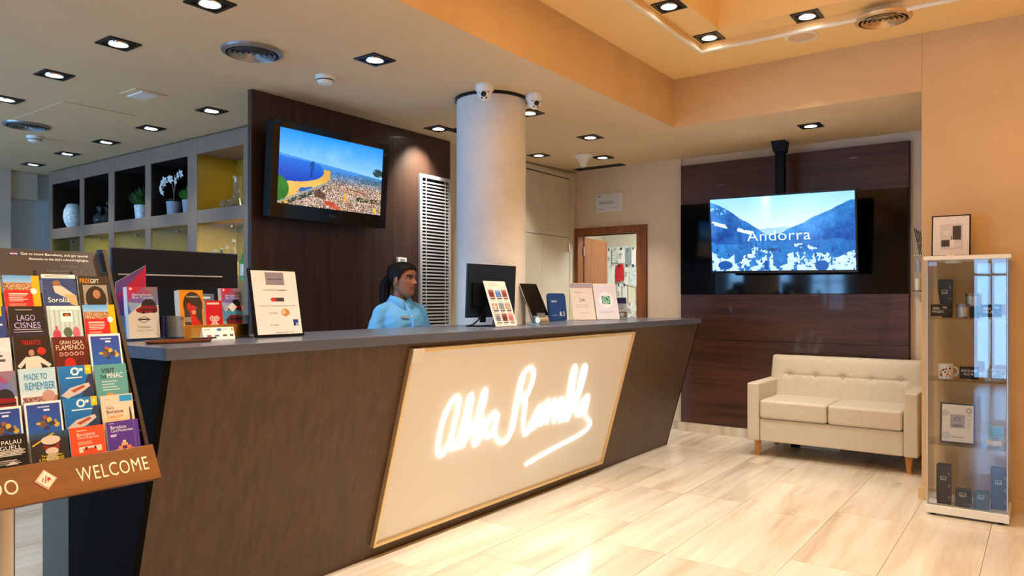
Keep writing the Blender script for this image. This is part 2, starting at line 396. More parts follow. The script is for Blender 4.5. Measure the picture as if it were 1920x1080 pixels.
# door
d = thing('door_1', 'brown wooden door standing ajar in its wooden frame', 'door', (-3.87, YB, 0)); d['kind'] = 'structure'
f = MB(); f.box(DX0-.06, DX0+.02, YB-.03, YB+.14, 0, DZ+.08); f.box(DX1-.02, DX1+.095, YB-.03, YB+.14, 0, DZ+.08); f.box(DX0+.02, DX1-.02, YB-.03, YB+.14, DZ, DZ+.08)
f.build('door_frame', 'door_wood', d, bevel=.004)
an = R(98); eu = Vector((math.cos(an), math.sin(an), 0)); nn = Vector((-math.sin(an), math.cos(an), 0))
leaf = MB().cbox(Vector((DX0+.03, YB+.10, .01)), eu*.72, nn*.04, Z*(DZ-.02)).build('door_leaf', 'door_wood', d, bevel=.003)
for zz in (.3, 1.1, 1.87): MB().lathe([(.009, -.05), (.009, .05)], 10, Vector((DX0+.028, YB+.085, zz))).build('hinge', 'chrome', leaf, smooth=True)
hb = Vector((DX0+.03, YB+.10, 1.02))+eu*.64-nn*.001
MB().tube([hb, hb-nn*.05, hb-nn*.05-eu*.11], .009, 8).build('handle', 'chrome', leaf, smooth=True)
# dark wood wall behind the desk, with joints
pw = struct(MB().box(-4.258, -4.235, 2.875, 4.862, 0, ZL-.003).build('wall_panelled', 'dark_wood'))
for y0, y1 in ((2.875, 3.52), (3.523, 4.168), (4.171, 4.862)):
    MB().box(-4.235, -4.22, y0, y1, 0, ZL-.004).build('panel', 'dark_wood', pw, bevel=.001)
# sofa wall cladding
pc = struct(MB().box(-3.0, -.94, 7.03, 7.079, .085, 2.683).build('wall_clad', 'shelf_dark'))
for z0, z1_ in ((.087, .484), (.486, .93), (.932, 1.377), (2.284, 2.683)):
    MB().box(-3.0, -.945, 7.018, 7.03, z0, z1_-.001).build('panel', 'dark_wood_flat', pc, bevel=.001)
MB().box(-3.0, -1.0+.045, 7.012, 7.03, 1.379, 2.282).build('glass_panel', 'black_gloss', pc, bevel=.002)
# cupboards in the left wall
cu = thing('built_in_cupboard', 'pale built-in cupboard doors in the wall left of the wooden door', 'cupboard', (-4.3, 6, 0))
MB().box(-4.319, -4.305, 4.9, 7.06, .08, 2.70).build('carcass', 'shelf_dark', cu)
for y0, y1 in ((5.12, 5.86), (5.864, 6.402), (6.406, 6.955)):
    for z0, z1_ in ((.09, 2.010), (2.016, 2.660)):
        dr = MB().box(-4.305, -4.285, y0, y1, z0, z1_).build('door', 'cupboard_paint', cu, bevel=.0015)
        if z0 < 1 and y1 > 6.9:
            MB().box(-4.285, -4.272, y1-.03, y1-.008, 1.86, 1.95).build('latch', 'chrome', dr, bevel=.003)
f = MB().box(-4.305, -4.28, 4.868, 5.115, .0, 2.712); f.box(-4.305, -4.28, 6.96, 7.075, .0, 2.745); f.box(-4.305, -4.28, 5.115, 6.96, 2.672, 2.722)
f.build('surround', 'cupboard_paint', cu, bevel=.002)

# ------------------------------------------------------------------ ceiling lamps
sq = .085
dl_trim = MB()
for x0, x1, y0, y1 in ((-sq, sq, -sq, -sq+.02), (-sq, sq, sq-.02, sq), (-sq, -sq+.02, -sq+.02, sq-.02), (sq-.02, sq, -sq+.02, sq-.02)): dl_trim.box(x0, x1, y0, y1, -.007, 0)
dl_trim = premesh(dl_trim, 'trim', 'dark_metal')
dl_baf = premesh(MB().box(-sq+.02, sq-.02, -sq+.02, sq-.02, -.003, -.0005), 'baffle', 'black_plastic')
dl_ring = premesh(MB().ringlathe([(.046, -.003), (.056, -.003), (.054, -.010), (.047, -.009)], 28), 'lamp_ring', 'chrome', True)
dl_lens = {k: premesh(MB().lathe([(.0, -.0075), (.03, -.0078), (.0465, -.0045), (.0465, -.003)], 24), 'lamp', k, True) for k in ('lamp_glow', 'lamp_glow_cool', 'lamp_dim')}
def downlight(x, y, z, label, watt, colour, kind='lamp_glow', size=R(88), blend=.7, tilt=None, group=None):
    t = thing('ceiling_downlight', label, 'downlight', (x, y, z), group)
    attach('trim', dl_trim, t); attach('baffle', dl_baf, t); attach('lamp_ring', dl_ring, t); attach('lamp', dl_lens[kind], t)
    if watt:
        ld = bpy.data.lights.new('downlight_beam', 'SPOT'); ld.energy = watt; ld.color = colour; ld.spot_size = size; ld.spot_blend = blend; ld.shadow_soft_size = .04
        lo = bpy.data.objects.new('downlight_beam', ld); col.objects.link(lo); lo.parent = t; lo.location = (0, 0, -.02)
        if tilt: lo.rotation_euler = tilt
    return t
DL = 'square recessed downlight '
ORD = ['nearest', 'second', 'third', 'fourth', 'fifth']
for k, (x, y) in enumerate([(-3.156, 1.93), (-4.055, 1.943), (-4.942, 1.982), (-5.817, 2.03)]):
    downlight(x, y, ZL, DL+['cut by the top edge of the picture, above the desk end', 'glowing white between top edge and big round diffuser', 'in the row over the bar, left of the white hatch', 'at the left picture edge above the grey round diffuser'][k], P_BAR, SOFT if k < 2 else COOL, 'lamp_glow_cool' if k in (1,) else ('lamp_glow' if k == 0 else 'lamp_dim'))
for k, (x, y) in enumerate([(-4.945, 3.038), (-5.851, 3.061), (-6.685, 3.098), (-7.523, 3.129), (-8.401, 3.17)]):
    downlight(x, y, ZL, DL+'along the bar shelves, '+['nearest the brown panelled wall', 'second from the brown wall with a bright halo', 'third from the brown wall', 'fourth from the brown wall', 'farthest from the brown wall'][k], P_BAR*.55, COOL, 'lamp_glow_cool' if k < 2 else 'lamp_dim')
downlight(-3.13, 2.945, ZL, DL+'between the large round diffuser and the column', P_DESK, SOFT)
downlight(-3.98, 4.44, ZL, DL+'shining on the slatted wall grille', P_DESK*2.6, WARM, size=R(80), blend=1, tilt=(0, R(30), 0))
downlight(-3.146, 5.445, ZL, DL+'above the desk, between column and smoke cone', P_DESK, SOFT)
downlight(-3.566, 6.414, 2.742, DL+'just behind the white cone by the wooden door', P_DESK, SOFT)
downlight(-3.974, 5.881, 2.727, DL+'right of the column before the pale cupboards', P_DESK*.6, SOFT, 'lamp_dim')
downlight(-1.54, 6.208, 2.735, DL+'over the beige sofa', 95, WARM, size=R(84), tilt=(R(8), 0, 0))
downlight(-3.1, 4.461, ZL, DL+'half hidden behind the column and its dome camera', P_DESK*.6, SOFT)
zb = ZH+.055
for k, (x, y) in enumerate([(-1.895, 4.25), (-1.895, 4.925), (-1.244, 4.925)]):
    downlight(x, y, zb, DL+'of the raised ceiling tray, '+['nearest the top edge of the picture', 'at the corner of the tray', 'between tray corner and round metal diffuser'][k], 100 if k == 2 else P_LOBBY, WARM, size=R(40) if k == 2 else R(88), blend=1 if k == 2 else .7, tilt=(R(38), R(12), 0) if k == 2 else None)
for x, y in ((-1.895, 3.3), (-1.895, 2.2), (1.395, 3.6), (1.395, 1.6), (-1.895, .9), (0, -.5)):
    downlight(x, y, zb, DL+'of the raised ceiling tray, outside the picture', P_LOBBY*1.15, WARM, group='tray downlights out of view')
# tray cove glow: unseen area light facing up in the tray, strip left out
strip = tag(MB().box(HX0+I-.03, HX0+I-.001, HY0+I+.2, HY1-I-.1, ZT-.02, ZT-.005).build('cove_strip', 'lamp_dim'), 'warm light strip tucked under the raised ceiling tray', 'light strip') if 0 else None
ld = bpy.data.lights.new('tray_light', 'AREA'); ld.shape = 'RECTANGLE'; ld.size = 2.2; ld.size_y = 3.6; ld.energy = 70; ld.color = (1, .78, .42)
lo = bpy.data.objects.new('tray_light', ld); col.objects.link(lo); lo.location = (-.2, 2.2, ZT-.22); lo.rotation_euler = (math.pi, 0, 0)
# back room lamp
lb = bpy.data.lights.new('store_lamp', 'AREA'); lb.size = .5; lb.energy = 34; lb.color = (.92, 1, .94)
lo = bpy.data.objects.new('store_lamp', lb); col.objects.link(lo); lo.location = (-3.5, 7.85, 2.43)

def diffuser(x, y, z, r, label, m='diffuser_metal', mm='dark_metal'):
    t = thing('ceiling_diffuser', label, 'air diffuser', (x, y, z))
    attach('backing', premesh(MB().lathe([(0, -.001), (r*.9, -.001), (r*.9, -.004), (0, -.004)], 40), 'backing', 'black_plastic'), t)
    attach('outer_ring', premesh(MB().ringlathe([(r, 0), (r*.985, -.012), (r*.86, -.02), (r*.84, -.012), (r*.86, 0)], 48), 'outer_ring', m, True), t)
    for k in range(4):
        a = r*(.69-.155*k)
        attach('vane', premesh(MB().ringlathe([(a, -.005), (a+.002, -.005), (a+.013, -.022), (a+.010, -.023)], 40), 'vane', m, True), t)
    attach('hub', premesh(MB().lathe([(0, -.026), (r*.05, -.025), (r*.07, -.016), (r*.07, -.006)], 24), 'hub', m, True), t)
diffuser(-3.582, 2.446, ZL, .165, 'large round metal ceiling diffuser above the left television')
diffuser(-6.541, 2.422, ZL, .165, 'round metal ceiling diffuser at the left picture edge over the bar')
diffuser(-.83, 5.10, ZH, .165, 'round bronze-toned ceiling diffuser above the glass cabinet', 'brass_trim')
# speaker disc, smoke detectors, cone, hatch, slot grilles, access panel
t = thing('ceiling_speaker', 'flat round white speaker disc beside the bronze-toned diffuser', 'speaker', (-1.331, 5.129, ZH))
attach('rim', premesh(MB().ringlathe([(.105, 0), (.103, -.008), (.09, -.01), (.088, 0)], 40), 'rim', 'white_plastic', True), t)
attach('mesh_cover', premesh(MB().lathe([(0, -.007), (.088, -.005), (.088, -.001)], 40), 'mesh_cover', 'ceiling_paint', True), t)
def smoke(x, y, z, label, s=1):
    t = thing('smoke_detector', label, 'smoke detector', (x, y, z))
    attach('base', premesh(MB().lathe([(.06*s, 0), (.06*s, -.012), (.056*s, -.016)], 32), 'base', 'white_plastic', True), t)
    attach('sensor_head', premesh(MB().lathe([(.053*s, -.016), (.052*s, -.034), (.042*s, -.048), (0, -.052)], 32), 'sensor_head', 'white_plastic', True), t)
    attach('vent_slot', premesh(MB().ringlathe([(.0535*s, -.026), (.0535*s, -.032), (.051*s, -.032), (.051*s, -.026)], 32), 'vent_slot', 'ink'), t)
smoke(-3.618, 2.989, ZL, 'round white smoke detector above the left television')
smoke(-6.957, 2.637, ZL, 'small white smoke detector beside the bar ceiling diffuser')
t = thing('ceiling_cone', 'white trumpet-shaped antenna hanging from the ceiling near the wooden door', 'antenna', (-3.65, 6.183, 2.735))
attach('cone', premesh(MB().lathe([(.095, 0), (.095, -.01), (.07, -.03), (.045, -.06), (.034, -.09), (.03, -.105), (.015, -.115), (0, -.117)], 32), 'cone', 'white_plastic', True), t)
t = thing('emergency_light', 'flat square white emergency light on the bar ceiling', 'emergency light', (-4.932, 2.529, ZL))
attach('housing', premesh(MB().box(-.11, .11, -.11, .11, -.006, 0), 'housing', 'ceiling_paint'), t)
attach('cover', premesh(MB().box(-.1, .1, -.06, .06, -.014, -.006), 'cover', 'white_plastic'), t)
def slot(x0, x1, y0, y1, z, label):
    t = thing('ceiling_grille', label, 'air grille', ((x0+x1)/2, (y0+y1)/2, z)); a, c = (x1-x0)/2, (y1-y0)/2
    f = MB(); f.box(-a, a, -c, -c+.012, -.006, 0); f.box(-a, a, c-.012, c, -.006, 0); f.box(-a, -a+.012, -c+.012, c-.012, -.006, 0); f.box(a-.012, a, -c+.012, c-.012, -.006, 0)
    attach('frame', premesh(f, 'frame', 'dark_metal'), t)
    attach('backing', premesh(MB().box(-a+.012, a-.012, -c+.012, c-.012, -.002, -.0005), 'backing', 'black_plastic'), t)
    me = premesh(MB().box(-a+.012, a-.012, -.004, .004, -.006, -.002), 'slat', 'dark_metal'); n = max(2, int(2*c/.03))
    for k in range(n):
        s_ = attach('slat', me, t); s_.location.y = -c+.012+(k+.5)*(2*c-.024)/n
slot(-4.2, -3.62, 6.90, 7.02, 2.762, 'dark slotted ceiling grille along the wall above the wooden door')
slot(-3.96, -3.6, 4.52, 4.84, ZL, 'dark ceiling return grille tucked behind the column')
b = MB()
for p, q in (((-4.6, 2.1), (-4.6, 2.9)),): pass
hatch = tag(MB().box(-6.55, -5.55, 2.28, 2.78, ZL-.004, ZL-.0005).build('access_hatch', 'ceiling_paint', bevel=.001), 'flush rectangular access hatch in the bar ceiling', 'hatch')
# dome cameras on the column top
def dome_camera(x, y, z, look, label):
    t = thing('dome_camera', label, 'security camera', (x, y, z)); t.rotation_euler.z = look
    attach('base', premesh(MB().lathe([(.058, 0), (.060, -.01), (.058, -.035), (.05, -.045)], 32), 'base', 'white_plastic', True), t)
    e = MB(); e.ball((0.004, 0, -.052), .049, n=24, m=14); attach('eyeball', premesh(e, 'eyeball', 'white_plastic', True), t)
    M_ = Matrix.Rotation(R(112), 3, 'Y')
    o = M_ @ Vector((0, 0, .044))+Vector((.004, 0, -.052))
    attach('lens_disc', premesh(MB().lathe([(.018, 0), (.0175, .006), (.012, .0075), (0, .007)], 20, o, M_), 'lens_disc', 'black_gloss', True), t)
    for s in (-1, 1):
        o2 = M_ @ Vector((.024, s*.014, .036))+Vector((.004, 0, -.052))
        attach('infrared_lamp', premesh(MB().lathe([(.0065, 0), (.0065, .006), (0, .0065)], 12, o2, M_), 'infrared_lamp', 'black_gloss', True), t)
    attach('visor', premesh(MB().tube([M_ @ Vector((-.02*math.cos(a), .034*math.sin(a), .036))+Vector((.004, 0, -.052)) for a in np.linspace(-1.2, 1.2, 9)], .004, 6), 'visor', 'ink_grey', True), t)
dome_camera(-2.935, 3.72, ZL, R(-60), 'white dome camera on the ceiling before the column, aimed at the camera')
dome_camera(-2.80, 4.09, ZL, R(-35), 'white dome camera beside the column, nearer the raised ceiling')
# ================================================================== reception counter
CH, CY0, CY1, CXT, CXB, CBK = 1.159, 1.351, 6.251, -2.48, -2.807, -3.15
ct = thing('reception_counter', 'long dark brown reception counter with a slanted front', 'counter', (-2.8, 3.8, 0))
def notch(x_back, y0, y1, r=.246):      # counter outline seen from above with a bite for the column
    P = [(x_back, y0)]
    dy = math.sqrt(max(r*r-(x_back-cc.x)**2, 0))
    a0 = math.atan2(-dy, x_back-cc.x); a1 = math.atan2(dy, x_back-cc.x)
    arc = [(cc.x+r*math.cos(a0+(a1-a0)*k/16), cc.y+r*math.sin(a0+(a1-a0)*k/16)) for k in range(17)]
    return [(x_back, y0)]+arc+[(x_back, y1)]
back = notch(CBK, CY0, CY1)
MB().prism([(CXT, CY0, CH-.045)]+[(x, y, CH-.045) for x, y in back]+[(CXT, CY1, CH-.045)], (0, 0, .045)).build('countertop', 'counter_top', ct, bevel=.002)
# slanted front board, end boards, inner shelf
kx = (CXT-.02-CXB)/(CH-.045)
MB().prism([(CXB, CY0+.03, 0), (CXT-.02, CY0+.03, CH-.046), (CXT-.045, CY0+.03, CH-.046), (CXB-.025, CY0+.03, 0)], (0, CY1-CY0-.05, 0)).build('front_panel', 'counter_wood', ct, bevel=.001)
for y in (CY0+.005, CY1-.02):
    xb_ = -3.25 if y < 2 else -3.12
    MB().prism([(CXB, y, 0), (CXT-.02, y, CH-.046), (xb_, y, CH-.046), (xb_, y, 0)], (0, .024 if y < 2 else .018, 0)).build('end_panel', 'end_laminate', ct, bevel=.001)
bk = notch(-3.10, CY0+.035, CY1-.03, .25)
MB().box(-3.10, -2.87, CY0+.035, 3.7, .0, .72).build('cabinet', 'end_laminate', ct)
MB().box(-3.10, -2.87, 4.32, CY1-.03, .0, .72).build('cabinet', 'end_laminate', ct)
# staff desk behind it
sd = thing('staff_desk', 'grey staff desk standing behind the tall counter', 'desk', (-3.3, 2.3, 0))
MB().box(-3.66, -3.26, CY0+.05, 3.0, .90, .935).build('desk_top', 'grey_olive', sd, bevel=.002)
MB().box(-3.64, -3.345, CY0+.06, CY0+.09, 0, .90).build('side_panel', 'grey_olive', sd, bevel=.002)
MB().box(-3.34, -3.265, CY0+.06, CY0+.09, 0, .90).build('daylit_edge', 'teal', sd, bevel=.002)  # desk edge blue-lit by daylight, that light put into the teal colour
MB().box(-3.64, -3.27, 2.95, 2.98, 0, .90).build('side_panel', 'grey_olive', sd, bevel=.002)

# ------------------------------------------------------------------ neon sign
sg = thing('illuminated_sign', 'neon-lit cream sign panel with white neon handwriting on the counter front', 'sign', (-2.64, 3.78, .09))
def front(y, z, off=0):                  # a point on the slanted board, lifted off along its normal
    n = Vector((1, 0, -kx)).normalized(); return Vector((CXB+kx*z, y, z))+n*off
SY0, SY1, SZ0, SZ1 = 2.585, 4.965, .072, 1.092
def quad(y0, y1, z0, z1, o0, o1):
    b = MB(); q = [front(y0, z0, o0), front(y1, z0, o0), front(y1, z1, o0), front(y0, z1, o0)]; n = Vector((1, 0, -kx)).normalized()*(o1-o0)
    return b.prism(q, n)
quad(SY0+.012, SY1-.012, SZ0+.012, SZ1-.012, .001, .012).build('panel', 'sign_panel', sg)
fw = .016
for a in ((SY0, SY1, SZ0, SZ0+fw), (SY0, SY1, SZ1-fw, SZ1), (SY0, SY0+fw, SZ0+fw, SZ1-fw), (SY1-fw, SY1, SZ0+fw, SZ1-fw)):
    quad(*a, .001, .030).build('frame_rail', 'brass_trim', sg, bevel=.002)
quad(SY0, SY0+.075, SZ1-.065, SZ1+.004, .031, .034).build('corner_cap', 'paper', sg)
FPX, HY = 1372.5, 561
def sign_pt(u, v):                       # traced stroke -> (y, z) on the board
    a = (u-960)/FPX; d = Vector((-math.sin(TH)+a*math.cos(TH), math.cos(TH)+a*math.sin(TH), (HY-v)/FPX))
    t = (CXB+kx*1.33)/(d.x-kx*d.z); return (d.y*t, 1.33+d.z*t)
def spline(P, k=6):
    out = []
    for i in range(len(P)-1):
        p0, p1, p2, p3 = [np.array(P[max(0, min(len(P)-1, j))], float) for j in (i-1, i, i+1, i+2)]
        for s in range(k):
            t = s/k; out.append(.5*((2*p1)+(-p0+p2)*t+(2*p0-5*p1+4*p2-p3)*t*t+(-p0+3*p1-3*p2+p3)*t**3))
    out.append(np.array(P[-1], float)); return out
S1 = [(372, 330), (360, 270), (320, 275), (255, 360), (195, 490), (150, 650), (120, 820), (112, 925), (148, 968), (200, 910), (262, 780), (310, 600), (345, 440), (372, 320), (350, 420), (305, 610), (270, 770), (268, 860), (300, 888), (350, 820), (405, 640), (450, 450), (485, 290), (515, 238), (520, 290), (498, 410), (455, 560), (400, 740), (378, 830), (396, 868), (440, 790), (490, 680), (512, 605), (480, 560), (455, 590), (490, 660), (540, 650), (575, 570), (605, 440), (640, 270), (675, 178), (688, 200), (678, 290), (638, 430), (590, 560), (550, 720), (540, 815), (560, 845), (602, 780), (648, 660), (665, 575), (640, 530), (600, 540), (620, 590), (668, 650), (720, 540), (770, 470), (815, 455), (760, 490), (712, 570), (680, 660), (690, 735), (720, 750), (765, 690), (800, 570), (830, 470), (812, 560), (792, 670), (815, 760), (868, 815), (930, 790), (985, 690)]
S2 = [(130, 690), (160, 530), (190, 370), (222, 215), (268, 125), (315, 92), (347, 115), (345, 185), (318, 275), (278, 365), (232, 400), (215, 385), (240, 372), (268, 385), (262, 500), (248, 620), (254, 712), (272, 738), (302, 680), (345, 580), (392, 482), (425, 455), (395, 485), (345, 585), (312, 655), (328, 690), (370, 635), (412, 530), (434, 462), (412, 590), (415, 645), (442, 560), (470, 440), (492, 405), (486, 500), (470, 630), (510, 500), (547, 403), (556, 425), (540, 622), (585, 450), (615, 388), (622, 420), (596, 560), (602, 612), (645, 560), (675, 390), (718, 150), (745, 75), (756, 110), (732, 260), (690, 430), (658, 560), (666, 602), (704, 530), (735, 425), (745, 370), (718, 352), (735, 420), (775, 330), (805, 180), (832, 85), (852, 68), (850, 120), (812, 270), (770, 400), (748, 480), (768, 548), (802, 535), (835, 440), (872, 368), (845, 380), (805, 450), (788, 520), (796, 552), (828, 520), (855, 430), (878, 370), (862, 460), (842, 535), (858, 572), (890, 600), (892, 640), (860, 690), (800, 735), (700, 790), (560, 862), (400, 950), (268, 1028)]
S3 = [(240, 150), (214, 270), (182, 420), (152, 580), (130, 690)]
px = [(800+x/6.35, 700+y/6.35) for x, y in S1]+[(930+x/5.142, 670+y/5.142) for x, y in S2]
px2 = [(930+x/5.142+2.5, 670+y/5.142) for x, y in S3]
for P in (px, px2):
    pts = [front(*sign_pt(*p), .021) for p in spline(P, 5)]
    MB().tube(pts, .0052, 8).build('neon_tube', 'neon', sg, smooth=True)

# ================================================================== sofa
so = thing('sofa', 'beige two-seat sofa with tufted back and tapered wooden legs', 'sofa', (-1.42, 6.6, 0))
SX0, SX1, SYF, SYB = -2.06, -.775, 6.215, 6.93
def arm(x0, x1): MB().box(x0, x1, SYF, SYB-.02, .135, .62).build('armrest', 'sofa_fabric', so, bevel=.014, seg=3)
arm(SX0, SX0+.10); arm(SX1-.10, SX1)
MB().box(SX0+.101, SX1-.101, SYF+.02, SYB-.05, .135, .325).build('seat_base', 'sofa_fabric', so, bevel=.01)
mid = (SX0+SX1)/2
for x0, x1 in ((SX0+.104, mid-.003), (mid+.003, SX1-.104)):
    MB().box(x0, x1, SYF-.005, 6.72, .328, .482).build('seat_cushion', 'sofa_fabric', so, bevel=.025, seg=4)
# back with tufts: grid surface in front, slab behind
nx, nz = 66, 34; bw = SX1-SX0-.075; x0 = SX0+.0375; b = MB(); V = []
for j in range(nz+1):
    for i in range(nx+1):
        u, v = i/nx, j/nz; z = .42+v*.40; yy = 6.70+v*.11
        ed = min(u, 1-u)*bw; et = min(1-v, 1)*.40
        dd = .018*math.exp(-ed/.02)+.02*math.exp(-et/.018)
        for k in range(5):
            ux = .13+.185*k; dxm = (u-ux)*bw; dz = z-.655
            dd += .02*math.exp(-(dxm**2+dz**2)/.0010)
            if dz < .02: dd += .006*math.exp(-(dxm/.007)**2)*min(1, (.02-dz)/.02)
        dz = z-.655; dd += .008*math.exp(-(dz/.011)**2)*(1 if .08 < u < .92 else 0)
        V.append((x0+u*bw, yy+dd, z))
F = [(j*(nx+1)+i, j*(nx+1)+i+1, (j+1)*(nx+1)+i+1, (j+1)*(nx+1)+i) for j in range(nz) for i in range(nx)]
n0 = len(V); V += [(p[0], p[1]+.11, p[2]) for p in V]
F += [tuple(reversed([q+n0 for q in f_])) for f_ in F]
rim = [i for i in range(nx+1)]+[(j+1)*(nx+1)-1 for j in range(1, nz+1)]+[nz*(nx+1)+i for i in range(nx-1, -1, -1)]+[j*(nx+1) for j in range(nz-1, 0, -1)]
F += [(rim[(k+1) % len(rim)], rim[k], rim[k]+n0, rim[(k+1) % len(rim)]+n0) for k in range(len(rim))]
bk_ = b.add(V, F).build('backrest', 'sofa_fabric', so, smooth=True)
for k in range(5): MB().ball((x0+(.13+.185*k)*bw, 6.70+(.655-.42)/.40*.11+.018, .655), .009, .006, .009, 10, 6).build('tuft_button', 'sofa_fabric', bk_, smooth=True)
for x, y in ((SX0+.07, SYF+.07), (SX1-.07, SYF+.07), (SX0+.07, SYB-.1), (SX1-.07, SYB-.1)):
    MB().lathe([(.017, 0), (.029, .136)], 20, (x, y, 0)).build('leg', 'leg_wood', so, smooth=True)
t = thing('floor_socket', 'small white socket strip on the floor under the sofa', 'socket', (-1.6, 6.85, 0))
MB().box(-1.78, -1.45, 6.82, 6.87, 0, .045).build('body', 'white_plastic', t, bevel=.004)
MB().box(-1.86, -1.80, 6.80, 6.88, 0, .07).build('plug', 'black_plastic', t, bevel=.004)

# ================================================================== glass cabinet
gc = thing('glass_cabinet', 'tall narrow white and glass display cabinet against the beige wall', 'display cabinet', (-.385, 5.36, 0))
GX0, GX1, GY0, GY1 = -.605, -.175, 5.165, 5.515
MB().box(GX0, GX1, GY0, GY1, .015, .065).build('base', 'white_plastic', gc, bevel=.003)
for x in (GX0+.04, GX1-.04):
    for y in (GY0+.04, GY1-.04): MB().lathe([(.016, 0), (.016, .015)], 12, (x, y, 0)).build('foot', 'black_plastic', gc, smooth=True)
MB().box(GX0-.01, GX1+.01, GY0-.01, GY1, 1.57, 1.595).build('top', 'white_plastic', gc, bevel=.003)
MB().lathe([(.045, 1.555), (.045, 1.57)], 24, ((GX0+GX1)/2-.08, 5.34, 0)).build('lamp_housing', 'white_plastic', gc, smooth=True)
g0, g1, g2, g3 = GX0+.012, GX1-.012, GY0+.012, GY1-.008
for nm, bb in (('front_door', (g0, g1, g2, g2+.004)), ('back_glass', (g0, g1, g3-.004, g3)), ('side_glass', (g0, g0+.004, g2+.006, g3-.006)), ('side_glass', (g1-.004, g1, g2+.006, g3-.006))):
    dd = MB().box(bb[0], bb[1], bb[2], bb[3], .066, 1.569).build(nm, 'pane', gc)
    if nm == 'front_door':
        MB().box(g0+.005, g0+.05, g2-.006, g2-.001, 1.535, 1.56).build('hinge', 'chrome', dd, bevel=.002)
        MB().box(g0+.005, g0+.05, g2-.006, g2-.001, .075, .10).build('hinge', 'chrome', dd, bevel=.002)
for x in (g0-.003, g1+.003):
    for y in (g2-.003, g3+.002): MB().box(x-.003, x+.003, y-.003, y+.003, .066, 1.569).build('corner_bar', 'aluminium', gc)
SH = (.44, .835, 1.215)
for z in SH: MB().box(g0+.006, g1-.006, g2+.008, g3-.008, z-.006, z).build('shelf', 'pane', gc)
